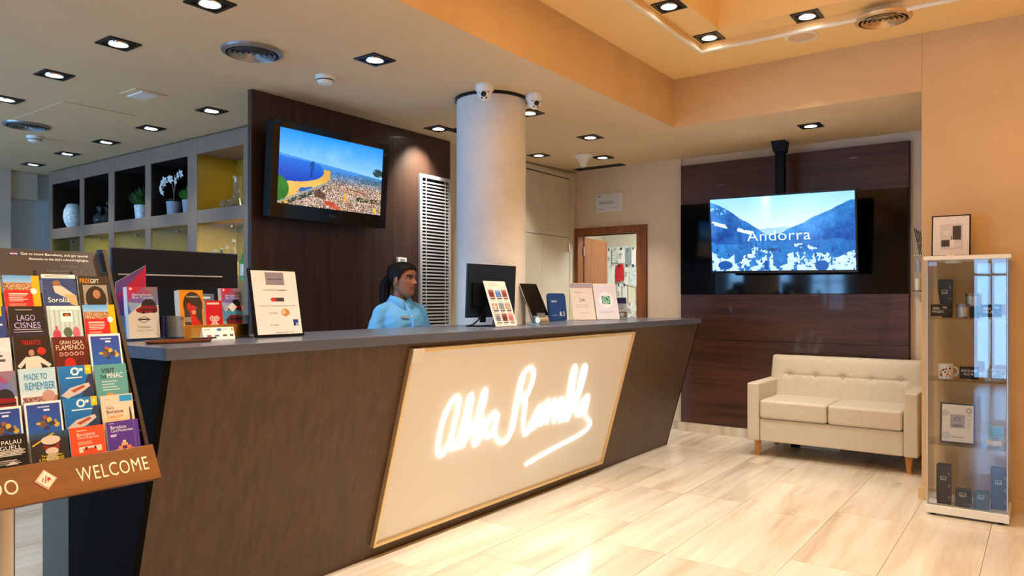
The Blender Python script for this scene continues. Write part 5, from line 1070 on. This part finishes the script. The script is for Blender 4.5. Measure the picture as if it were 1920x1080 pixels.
candle(-.413, 5.26, SH[2]+.0006, .037, .085, 'cream candle in a glass on the top glass shelf')
t = thing('candle_box', 'small wooden block carrying the second candle on the top shelf', 'box', (-.375, 5.36, SH[2]))
MB().box(-.415, -.335, 5.33, 5.41, SH[2]+.0006, SH[2]+.07).build('block', 'box_dark', t, bevel=.002)
candle(-.375, 5.37, SH[2]+.0706, .037, .08, 'cream candle raised on a dark block at the top shelf back')
sv = thing('reed_sticks', 'pair of pale wooden sticks leaning by the navy carton', 'sticks', (-.56, 5.31, SH[2]))
MB().tube([(-.578, 5.30, SH[2]+.005), (-.565, 5.315, SH[2]+.22)], .004, 6).build('stick', 'pale_wood', sv); MB().tube([(-.535, 5.30, SH[2]+.005), (-.56, 5.312, SH[2]+.20)], .004, 6).build('stick', 'pale_wood', sv)
# mug
mg = thing('mug', 'white mug with coloured print on the middle glass shelf', 'mug', (-.505, 5.27, SH[1]+.0006))
MB().lathe([(0, 0), (.038, .001), (.041, .008), (.041, .094), (.038, .094), (.037, .012), (0, .01)], 32, mg.location).build('cup', 'white_plastic', mg, smooth=True)
hp = [mg.location+Vector((.038+.028*math.sin(a), .0, .048-.028*math.cos(a))) for a in np.linspace(.1, 3.04, 12)]
MB().tube(hp, .0055, 8).build('handle', 'white_plastic', mg, smooth=True)
r = random.Random(3)
for k in range(16):
    a = -1.57+r.uniform(-1.1, .9); z_ = .012+.05*r.random(); q = .0413; c0 = mg.location+Vector((q*math.cos(a), q*math.sin(a), z_)); tv_ = Vector((-math.sin(a), math.cos(a), 0)); s_ = .004+.004*r.random()
    MB().add([c0-tv_*s_, c0+tv_*s_, c0+tv_*s_*.6+Z*s_*2, c0-tv_*s_*.5+Z*s_*1.4], [(0, 1, 2, 3)]).build('print_patch', r.choice(['ink_red', 'ink', 'ink_orange', 'rack_wood']), mg)
bp = Pic(40, 22, (90, 130, 170)); bp.speck(0, 0, 1, 1, [(120, 170, 210), (220, 230, 236), (70, 90, 110), (190, 200, 206)])
standframe('postcard_box', 'blue and white postcard lying against the cabinet side on the middle shelf', (-.30, 5.30, SH[1]+.0006), .10, .07, .2, bp, 'paper', (), edge=.003, eu_=X, depth=.004, foot=False)
# framed print on the lower shelf
kp = Pic(60, 80, (236, 232, 226)); kp.rect(.26, .26, .74, .62, (176, 170, 184)); kp.ring(.5, .38, .1, .05, .3, (90, 84, 96)); kp.ell(.12, .24, .13, .09, (206, 206, 190)); kp.ell(.15, .84, .15, .1, (196, 214, 214)); kp.lines(.3, .86, .8, .9, 1, (60, 56, 56)); kp.ring(.85, .14, .09, .06, .3, (60, 60, 60)); kp.rect(.86, .2, .88, .3, (60, 60, 60)); kp.speck(.8, .35, .92, .7, [(190, 180, 170), (236, 232, 226), (236, 232, 226)])
standframe('souvenir_frame', 'dark framed souvenir print on the lower glass shelf', (-.535, 5.25, SH[0]+.0006), .185, .245, .12, kp, 'box_dark', (('abba', .36, .58, .28, .07, 'ink'),), edge=.009, eu_=X, depth=.01)
bq = Pic(20, 22, (110, 180, 206)); bq.rect(0, .6, 1, 1, (170, 206, 214)); bq.lines(.2, .65, .8, .9, 3, (120, 140, 140))
standframe('blue_card', 'small light blue card on the lower glass shelf', (-.285, 5.34, SH[0]+.0006), .075, .115, .1, bq, 'paper', (), edge=.002, eu_=X, depth=.004, foot=False)
sl = thing('shell_ornament', 'white ribbed shell ornament on the lower glass shelf', 'ornament', (-.255, 5.27, SH[0]+.0006)); b = MB()
for k in range(6): b.ball((-.290+.0135*k, 5.27, SH[0]+.022), .011, .022, .0205-.001*abs(k-2.5), 14, 8)
b.build('ribs', 'white_plastic', sl, smooth=True)
# framed print on top of the cabinet
fp = Pic(60, 76, (226, 222, 220)); fp.rect(.2, .2, .84, .86, (206, 202, 202)); fp.rect(.55, .25, .78, .6, (48, 44, 46)); fp.rect(.24, .6, .46, .78, (52, 46, 46)); fp.rect(.48, .6, .6, .8, (232, 228, 222)); fp.rect(.5, .5, .53, .6, (120, 100, 80)); fp.lines(.3, .38, .48, .48, 2, (232, 230, 230)); fp.lines(.62, .7, .8, .78, 2, (228, 226, 226))
standframe('product_picture', 'black framed product picture standing on the glass cabinet', (-.592, 5.34, 1.5958), .212, .265, .12, fp, 'black_plastic', (), edge=.008, eu_=X, depth=.012)
tg = tag(MB().box(-.50, -.455, 5.24, 5.262, 1.5958, 1.603).build('price_tab', 'paper', bevel=.001), 'tiny white tab lying before the framed picture on the cabinet', 'tab')
# wire holder with amenities at the sofa wall end
wh = thing('wire_holder', 'small wire holder with bottles on the wall behind the cabinet corner', 'holder', (-.86, 6.97, 1.65))
yb = 7.0
for z_ in (1.80, 1.70, 1.56, 1.40):
    MB().tube([(-.90, 7.079, z_), (-.90, 6.95, z_), (-.78, 6.95, z_), (-.78, 7.079, z_)], .003, 6).build('wire_loop', 'chrome', wh)
for x, z0, h, m in ((-.875, 1.405, .10, 'candle'), (-.82, 1.405, .10, 'candle'), (-.875, 1.565, .09, 'acrylic'), (-.82, 1.565, .09, 'candle')):
    MB().lathe([(0, 0), (.022, 0), (.022, h), (0, h)], 18, (x, 7.0, z0)).build('cup', m, wh, smooth=True)
for k in range(4): MB().tube([(-.86+.012*k, 7.0, 1.705), (-.90+.014*k, 6.99, 1.93-.01*k)], .004, 6).build('reed', 'ink', wh)
MB().box(-.91, -.77, 6.945, 7.06, 1.395, 1.401).build('shelf', 'dark_metal', wh)
# framed notice above the door
npic = Pic(50, 36, (214, 218, 224)); npic.lines(.1, .42, .9, .6, 3, (130, 132, 140), .4); npic.rect(.05, .06, .15, .1, (100, 100, 110)); npic.lines(.08, .86, .3, .9, 1, (150, 150, 150)); npic.lines(.7, .84, .9, .88, 1, (150, 150, 150)); npic.rect(.48, .2, .52, .22, (150, 150, 150))
nt_ = thing('wall_notice', 'white framed certificate on the wall above the wooden door', 'notice', (-3.855, YB, 2.29))
MB().box(-4.012, -3.698, YB-.014, YB-.001, 2.288, 2.478).build('frame', 'paper', nt_, bevel=.001)
sheet('print_face', npic, (-4.004, YB-.014, 2.296), (.298, 0, 0), (0, 0, .174), nt_, 'print', .001)
# light switches right of the column low etc.
# ================================================================== store room seen through the door
kb = thing('peg_board', 'wall board crowded with hanging papers inside the store room', 'board', (-4.45, 8.6, 1))
MB().box(-4.79, -4.02, 8.595, 8.619, .95, 2.02).build('board', 'ceramic', kb)
rr = random.Random(21); cols_ = ['paper', 'paper', 'paper', 'ceramic', 'paper_cream', 'ceramic_grey']
n_ = 0
for row, zt in enumerate((1.99, 1.77, 1.52, 1.27)):
    x = -4.78
    while x < -4.08:
        w_ = rr.uniform(.06, .12); h = rr.uniform(.18, .26); y = 8.59-rr.uniform(.002, .03)-.012*(row % 2); m = rr.choice(cols_)
        if row == 1 and -4.62 < x < -4.5 and n_ != 99: m = 'ink_red'; n_ = 99
        if row == 0 and x > -4.25: m = 'ink_blue'
        tl = rr.uniform(-.03, .03); q = Vector((x, y, zt-h)); t = thing('hanging_sheet', 'pale sheet hanging on the store room board', 'paper', tuple(q+Vector((w_/2, 0, h))), 'sheets hanging in the store room') if m not in ('ink_red', 'ink_blue') else thing('hanging_sheet', 'bright red sheet hanging on the store room board' if m == 'ink_red' else 'navy blue folder hanging at the board end', 'paper', tuple(q+Vector((w_/2, 0, h))))
        MB().prism([q, q+Vector((w_, -.004, tl)), q+Vector((w_, -.01, h+tl)), q+Vector((0, 0, h))], (0, .002, 0)).build('sheet', m, t)
        MB().box(q.x+w_*.42, q.x+w_*.58, y-.016, y-.004, zt-.02, zt+.012).build('clip', 'ink' if rr.random() < .6 else 'chrome', t)
        if rr.random() < .5:
            b = MB()
            for k in range(3): b.box(q.x+w_*.2, q.x+w_*rr.uniform(.5, .85), y-.0125, y-.0118, zt-h*.4-k*.025, zt-h*.4-k*.025+.009)
            b.build('printed_lines', 'ink_grey', t)
        x += w_+rr.uniform(-.004, .012)
fs = thing('folder_shelf', 'low shelf of upright white folders in the store room', 'shelf', (-4.4, 8.45, 0))
MB().box(-4.79, -4.0, 8.36, 8.56, .84, .86).build('shelf_board', 'door_wood', fs); MB().box(-4.79, -4.77, 8.36, 8.56, 0, .84).build('leg_panel', 'door_wood', fs); MB().box(-4.02, -4.0, 8.36, 8.56, 0, .84).build('leg_panel', 'door_wood', fs)
for k in range(14):
    x = -4.75+k*.052
    t = thing('folder', 'upright white folder on the store room shelf', 'folder', (x, 8.45, .8605), 'folders in the store room')
    MB().box(x, x+.04, 8.38, 8.545, .8605, .8605+rr.uniform(.20, .26)).build('cover', rr.choice(['paper', 'ceramic', 'paper', 'ceramic_grey']), t, bevel=.002)
    MB().box(x+.012, x+.028, 8.379, 8.38, .93, 1.0).build('spine_tag', 'ink_grey', t)
# ================================================================== receptionist (faces +X in her own frame)
PZ = 1.352                                     # chin height
HEADT = [(-.012, .046, .034, .008), (0, .062, .024, .020), (.010, .073, .008, .032), (.026, .0795, -.022, .041), (.045, .082, -.046, .049), (.062, .0835, -.066, .055), (.080, .084, -.081, .061), (.100, .084, -.091, .067), (.120, .083, -.098, .070), (.142, .087, -.102, .073), (.165, .086, -.101, .072), (.186, .076, -.094, .067), (.203, .057, -.077, .054), (.215, .031, -.050, .035), (.221, .005, -.014, .009)]
def headrow(z):
    for a, b_ in zip(HEADT, HEADT[1:]):
        if a[0] <= z <= b_[0]:
            t = (z-a[0])/(b_[0]-a[0]); return [a[i]+(b_[i]-a[i])*t for i in range(4)]
    return HEADT[-1]
def g2(y, z, cy, cz, sy, sz): return math.exp(-((y-cy)/sy)**2-((z-cz)/sz)**2)
def headmesh(grow=0, nz_=72, na=72, zlo=-.012, feat=True):
    b = MB(); V = []; F = []
    for j in range(nz_+1):
        z = zlo+(.221-zlo)*j/nz_; _, xf, xb, hw = headrow(z); xc = xf*.35+xb*.65
        for k in range(na):
            a = 2*math.pi*k/na; ca, sa = math.cos(a), math.sin(a); e = .86
            ax = (xf-xc) if ca > 0 else (xc-xb)
            x = xc+(ax+grow)*math.copysign(abs(ca)**e, ca); y = (hw+grow)*math.copysign(abs(sa)**e, sa)
            if feat and ca > 0:
                ay = abs(y)
                dx = .024*g2(y, z, 0, .089, .0105, .0105)+.016*g2(y, z, 0, .101, .0085, .013)+.008*g2(y, z, 0, .116, .008, .013)
                dx += .007*g2(ay, z, .013, .086, .007, .007)
                dx += .012*g2(y, z, 0, .0645, .020, .006)+.012*g2(y, z, 0, .0525, .017, .006)-.009*g2(y, z, 0, .0585, .024, .0024)-.004*g2(y, z, 0, .041, .02, .006)
                dx += .007*g2(y, z, 0, .022, .016, .013)
                dx -= .011*g2(ay, z, .031, .121, .014, .010); dx += .0075*g2(ay, z, .031, .121, .0115, .0065)
                dx += .004*g2(ay, z, .03, .140, .018, .006)+.003*g2(ay, z, .042, .092, .016, .016)
                x += dx
            V.append((x, y, z+grow*max(0, (z-.1)/.12)))
    for j in range(nz_):
        for k in range(na): F.append((j*na+k, j*na+(k+1) % na, (j+1)*na+(k+1) % na, (j+1)*na+k))
    F.append(tuple(reversed(range(na)))); F.append(tuple(range(nz_*na, (nz_+1)*na)))
    return V, F
HY_ = R(24); HM = Matrix.Translation((.012, 0, PZ)) @ Matrix.Rotation(HY_, 4, 'Z') @ Matrix.Rotation(R(2), 4, 'Y')
def capsule(b, p, q, r0, r1, n=14):
    p, q = Vector(p), Vector(q); d_ = (q-p); L_ = d_.length; d_.normalize(); P = []; Rr = []
    for k in range(1, 5): a = math.pi/2*(1-k/4); P.append(p-d_*r0*math.sin(a)); Rr.append(max(r0*math.cos(a), .0008))
    P.append(q); Rr.append(r1)
    for k in range(1, 4): a = math.pi/2*k/4; P.append(q+d_*r1*math.sin(a)); Rr.append(max(r1*math.cos(a), .0008))
    b.tube(P, Rr, n)
def loft(b, rows, n=40, e=.9):
    V = []
    for cx_, z, hx, hy_ in rows:
        for k in range(n):
            a = 2*math.pi*k/n; V.append((cx_+hx*math.copysign(abs(math.cos(a))**e, math.cos(a)), hy_*math.copysign(abs(math.sin(a))**e, math.sin(a)), z))
    m = len(rows); F = [(j*n+k, j*n+(k+1) % n, (j+1)*n+(k+1) % n, (j+1)*n+k) for j in range(m-1) for k in range(n)]
    F += [tuple(reversed(range(n))), tuple(range((m-1)*n, m*n))]; b.add(V, F)
def remeshed(b, vox, name, sm=2, sf=.5):
    me = b.mesh(name); ob = bpy.data.objects.new(name, me); col.objects.link(ob)
    r = ob.modifiers.new('r', 'REMESH'); r.mode = 'VOXEL'; r.voxel_size = vox; r.use_smooth_shade = True
    if sm: s_ = ob.modifiers.new('s', 'SMOOTH'); s_.factor = sf; s_.iterations = sm
    dg = bpy.context.evaluated_depsgraph_get(); out = bpy.data.meshes.new_from_object(ob.evaluated_get(dg)); bpy.data.objects.remove(ob)
    for p in out.polygons: p.use_smooth = True
    out.name = name; return out
pe = thing('person', 'dark-haired person in a light blue polo shirt behind the counter, looking aside', 'person', (-3.565, 3.605, 0)); pe.rotation_euler.z = R(-14)
bd = MB()
V, F = headmesh(); bd.add([HM @ Vector(p) for p in V], F)
capsule(bd, (-.038, 0, 1.27), (-.014, 0, 1.41), .051, .046, 24)                       # neck
for s in (-1, 1):                                                                     # ears
    pts = [HM @ Vector((-.008-.012*math.cos(a)*.9, s*(.071+.006*math.sin(a*.5)), .105+.028*math.sin(a))) for a in np.linspace(-1.5, 4.2, 14)]
    bd.tube(pts, [.0045+.002*math.sin(i/13*3.1) for i in range(14)], 8); capsule(bd, HM @ Vector((-.006, s*.064, .10)), HM @ Vector((-.008, s*.068, .112)), .013, .013, 10)
loft(bd, [(-.01, .78, .10, .155), (-.01, .86, .115, .168), (-.005, .95, .10, .148), (0, 1.04, .092, .132), (.005, 1.13, .09, .134), (.0, 1.22, .084, .128), (-.018, 1.27, .06, .095), (-.028, 1.31, .05, .055)])
for s in (-1, 1):
    sh_, el, wr = Vector((-.02, s*.148, 1.245)), Vector((-.03, s*.215, 1.01)), Vector((.17, s*.15, .965))
    capsule(bd, sh_, el, .040, .036, 16); capsule(bd, el, wr, .037, .025, 16)
    pa = wr+Vector((.075, -s*.035, -.005)); capsule(bd, wr, pa, .024, .028, 12)
    fd = (pa-wr).normalized(); sd_ = fd.cross(Z).normalized()*s
    for k, ln in enumerate((.058, .068, .064, .05)):
        ba = pa+sd_*(.024-.0165*k)+fd*.012; m1 = ba+fd*ln*.55+Vector((0, 0, -.006)); m2_ = m1+fd*ln*.4+Vector((0, 0, -.018))
        capsule(bd, ba, m1, .0085, .008, 8); capsule(bd, m1, m2_, .008, .0068, 8)
    t0 = wr+fd*.03-sd_*.018+Vector((0, 0, .002)); t1 = t0+fd*.03-sd_*.024; capsule(bd, t0, t1, .011, .009, 8); capsule(bd, t1, t1+fd*.028-sd_*.004, .009, .0075, 8)
    hip, kn, an_, toe = Vector((-.01, s*.085, .84)), Vector((.005, s*.09, .46)), Vector((-.015, s*.09, .07)), Vector((.13, s*.10, .028))
    capsule(bd, hip, kn, .082, .055, 18); capsule(bd, kn, an_, .054, .036, 16); capsule(bd, an_-Vector((.015, 0, .03)), toe, .036, .028, 12)
me = remeshed(bd, .0034, 'body', 1, .4)
nv = len(me.vertices); co = np.empty(nv*3); me.vertices.foreach_get('co', co); co = co.reshape(-1, 3)
HI = np.array(HM.inverted()); hc_ = np.c_[co, np.ones(nv)] @ HI.T
hx, hy2, hz = hc_[:, 0], np.abs(hc_[:, 1]), hc_[:, 2]
skin = np.tile(lin((166, 108, 80)), (nv, 1)); 
def blend(mask, c): 
    k = np.clip(mask, 0, 1)[:, None]; skin[:] = skin*(1-k)+lin(c)*k
infront = (hx > .03) & (hz > -.02)
G = lambda cy, cz, sy, sz: np.exp(-((hy2-cy)/sy)**2-((hz-cz)/sz)**2)*infront
blend(1.3*G(0, .058, .022, .0095), (142, 74, 66)); blend(1.5*G(0, .058, .024, .0018), (70, 34, 30))
blend(.5*G(.04, .09, .016, .016), (164, 98, 74)); blend(.5*G(0, .17, .05, .02), (166, 108, 80)); blend(.6*G(0, .09, .01, .012), (176, 116, 88))
brow = 2.2*np.exp(-((hz-(.1405+.10*(.03-hy2)*-.6))/.0042)**2)*((hy2 > .012) & (hy2 < .052))*infront; blend(brow, (34, 22, 18))
blend(1.2*G(.031, .121, .0165, .0085), (74, 44, 34))
eye = ((hy2-.031)/.0135)**2+((hz-.121)/.0062)**2 < 1; skin[eye & infront] = lin((206, 198, 190))
iris = ((hy2-.029)/.0062)**2+((hz-.1212)/.0064)**2 < 1; skin[iris & infront] = lin((26, 16, 12))
lid = (np.abs((hz-.1275)+((hy2-.031)/.0155)**2*.006) < .0018) & (np.abs(hy2-.031) < .016) & infront; skin[lid] = lin((20, 13, 11))
ca = me.color_attributes.new('Col', 'FLOAT_COLOR', 'POINT'); ca.data.foreach_set('color', np.c_[skin, np.ones(nv)].astype(np.float32).ravel())
me.materials.append(MATS['skin']); bo_ = attach('body', me, pe)
# polo shirt
sb = MB()
loft(sb, [(-.01, .80, .13, .185), (-.01, .88, .128, .182), (-.005, .96, .115, .166), (.002, 1.04, .11, .155), (.012, 1.12, .112, .152), (.014, 1.17, .116, .155), (.006, 1.22, .108, .152), (-.010, 1.27, .084, .134), (-.022, 1.305, .064, .096), (-.026, 1.325, .056, .066)])
for s in (-1, 1):
    capsule(sb, (.048, s*.066, 1.155), (.052, s*.064, 1.14), .070, .070, 18)
    capsule(sb, (-.02, s*.09, 1.262), (-.02, s*.146, 1.243), .055, .054, 18)
    a, c_ = Vector((-.02, s*.152, 1.235)), Vector((-.03, s*.205, 1.065)); capsule(sb, a, c_, .054, .060, 20)
sme = remeshed(sb, .006, 'polo_shirt', 8, .5); sme.materials.append(MATS['shirt'])
co2 = np.empty(len(sme.vertices)*3); sme.vertices.foreach_get('co', co2); co2 = co2.reshape(-1, 3)
wr_ = .0022*np.sin(co2[:, 2]*95+np.abs(co2[:, 1])*70+co2[:, 0]*40)*np.clip((1.22-co2[:, 2])/.12, 0, 1)*(.5+.5*np.sin(co2[:, 1]*37))+.0012*np.sin(co2[:, 1]*60-co2[:, 2]*110)
nr = np.empty(len(sme.vertices)*3); sme.vertices.foreach_get('normal', nr); co2 += nr.reshape(-1, 3)*wr_[:, None]; sme.vertices.foreach_set('co', co2.ravel())
st = attach('polo_shirt', sme, pe)
# collar: folded flaps, placket, button, name badge, pocket print
def collar_ring(t, lvl):   # t -1..1 around the neck from front to front, lvl 0 stand, 1 fold, 2 edge
    a = math.pi*(1-abs(t)) if 0 else math.pi*t; fx, fy = math.cos(a+math.pi), math.sin(a+math.pi)
    rr_ = (.061, .066, .098)[lvl]; z_ = (1.318, 1.358, 1.300)[lvl]-(.040*(abs(t)**3) if lvl else .02*abs(t)**3)-(.022*abs(t)**6 if lvl == 2 else 0)
    return Vector((-.026+fx*rr_*(1.02 if fx > 0 else .95)+(.012 if lvl == 2 and abs(t) > .8 else 0), fy*rr_*1.02, z_))
N_ = 40; b = MB(); V = []
for i in range(N_+1):
    t = -.955+1.91*i/N_
    for l_ in range(3): V.append(collar_ring(t, l_))
b.add(V, [(i*3+l_, (i+1)*3+l_, (i+1)*3+l_+1, i*3+l_+1) for i in range(N_) for l_ in range(2)])
cl = premesh(b, 'collar', 'shirt', True); co_ = attach('collar', cl, st); so__ = co_.modifiers.new('t', 'SOLIDIFY'); so__.thickness = .004; so__.offset = 0
attach('placket', premesh(MB().tube([(.035, 0, 1.298), (.075, 0, 1.27), (.115, 0, 1.225), (.137, 0, 1.18), (.142, 0, 1.14)], .010, 6), 'placket', 'shirt', True), st)
for k, p in enumerate(((.090, 0, 1.262), (.128, 0, 1.215))): attach('button', premesh(MB().ball(p, .005, n=10, m=6), 'button', 'ink_white', True), st)
def chest(y, z):
    k = (np.abs(co2[:, 1]-y) < .012) & (np.abs(co2[:, 2]-z) < .012); return float(co2[k, 0].max()) if k.any() else .12
b0, b1, b2 = [Vector((chest(*q)+.003, *q)) for q in ((-.072, 1.205), (-.020, 1.20), (-.072, 1.222))]
attach('name_badge', premesh(MB().cbox(b0, b1-b0, b2-b0, Vector((.003, 0, 0))), 'name_badge', 'ceramic_grey'), st)
pk = [Vector((chest(y_, z_)+.0015, y_, z_)) for y_, z_ in ((.015, 1.15), (.07, 1.15), (.07, 1.195), (.015, 1.195))]
attach('pocket_print', premesh(MB().add(pk, [(0, 1, 2, 3)]), 'pocket_print', 'shirt'), st)
# hair: cap over the skull, cut at the hairline, and a ponytail
V, F = headmesh(.0115, 170, 170, .03, False); b = MB()
HX_ = [-.13, -.11, -.07, -.045, -.025, -.012, .0, .012, .03, .05, .065, .08, .11]; HZ_ = [.034, .036, .046, .078, .122, .124, .098, .104, .138, .166, .180, .187, .19]
def keep(p): return p[2] > np.interp(p[0], HX_, HZ_)
hv = [p for p in V]; kf = [f_ for f_ in F if len(f_) == 4 and all(keep(hv[i]) for i in f_)]
b.add([HM @ Vector((p[0]+.0015*math.sin(p[1]*420), p[1], p[2]+.0012*math.sin(p[1]*500+p[0]*60))) for p in hv], kf+[F[-1]])
hm = premesh(b, 'hair', 'hair', False)
for p in hm.polygons: p.use_smooth = True
ha = attach('hair', hm, pe); so__ = ha.modifiers.new('t', 'SOLIDIFY'); so__.thickness = .007; so__.offset = -1
b = MB(); rr = random.Random(8)
base = [(-.100, 0, .125), (-.128, .0, .118), (-.147, -.002, .085), (-.150, -.004, .03), (-.146, -.006, -.03), (-.140, -.008, -.085), (-.130, -.01, -.135)]
rad = [.018, .026, .036, .040, .036, .026, .010]
b.tube([HM @ Vector(p) for p in base], rad, 18)
for k in range(26):
    a = rr.random()*6.283; q = .5+.5*rr.random()
    pts = [HM @ Vector((p[0]+rad[i]*q*math.cos(a), p[1]+rad[i]*q*math.sin(a), p[2]-.006*rr.random()-(.012*rr.random() if i == 6 else 0))) for i, p in enumerate(base)]
    b.tube(pts, [.005, .008, .010, .010, .009, .007, .002], 6)
attach('ponytail', premesh(b, 'ponytail', 'hair', True), ha)
attach('hair_tie', premesh(MB().tube([HM @ Vector((-.112, .021*math.cos(a), .121+.021*math.sin(a))) for a in np.linspace(0, 6.3, 16)], .005, 6), 'hair_tie', 'ink', True), ha)
for s in (-1, 1):
    attach('earring', premesh(MB().tube([HM @ Vector((-.004+.0085*math.cos(a), s*.079, .071+.0085*math.sin(a))) for a in np.linspace(0, 6.3, 16)], .0016, 6), 'earring', 'gold', True), pe)
# trousers and shoes
tb_ = MB(); loft(tb_, [(-.01, .76, .115, .165), (-.01, .86, .124, .176), (-.01, .93, .112, .16)])
for s in (-1, 1): capsule(tb_, (-.01, s*.086, .82), (.005, s*.09, .46), .092, .068, 18); capsule(tb_, (.005, s*.09, .46), (-.012, s*.09, .10), .068, .058, 18)
tm = remeshed(tb_, .01, 'trousers', 4); tm.materials.append(MATS['trousers']); attach('trousers', tm, pe)
for s in (-1, 1): attach('shoe', premesh(MB().ball((.045, s*.097, .035), .135, .046, .035, 20, 10).box(-.07, .15, s*.097-.035, s*.097+.035, 0, .012), 'shoe', 'black_plastic', True), pe)
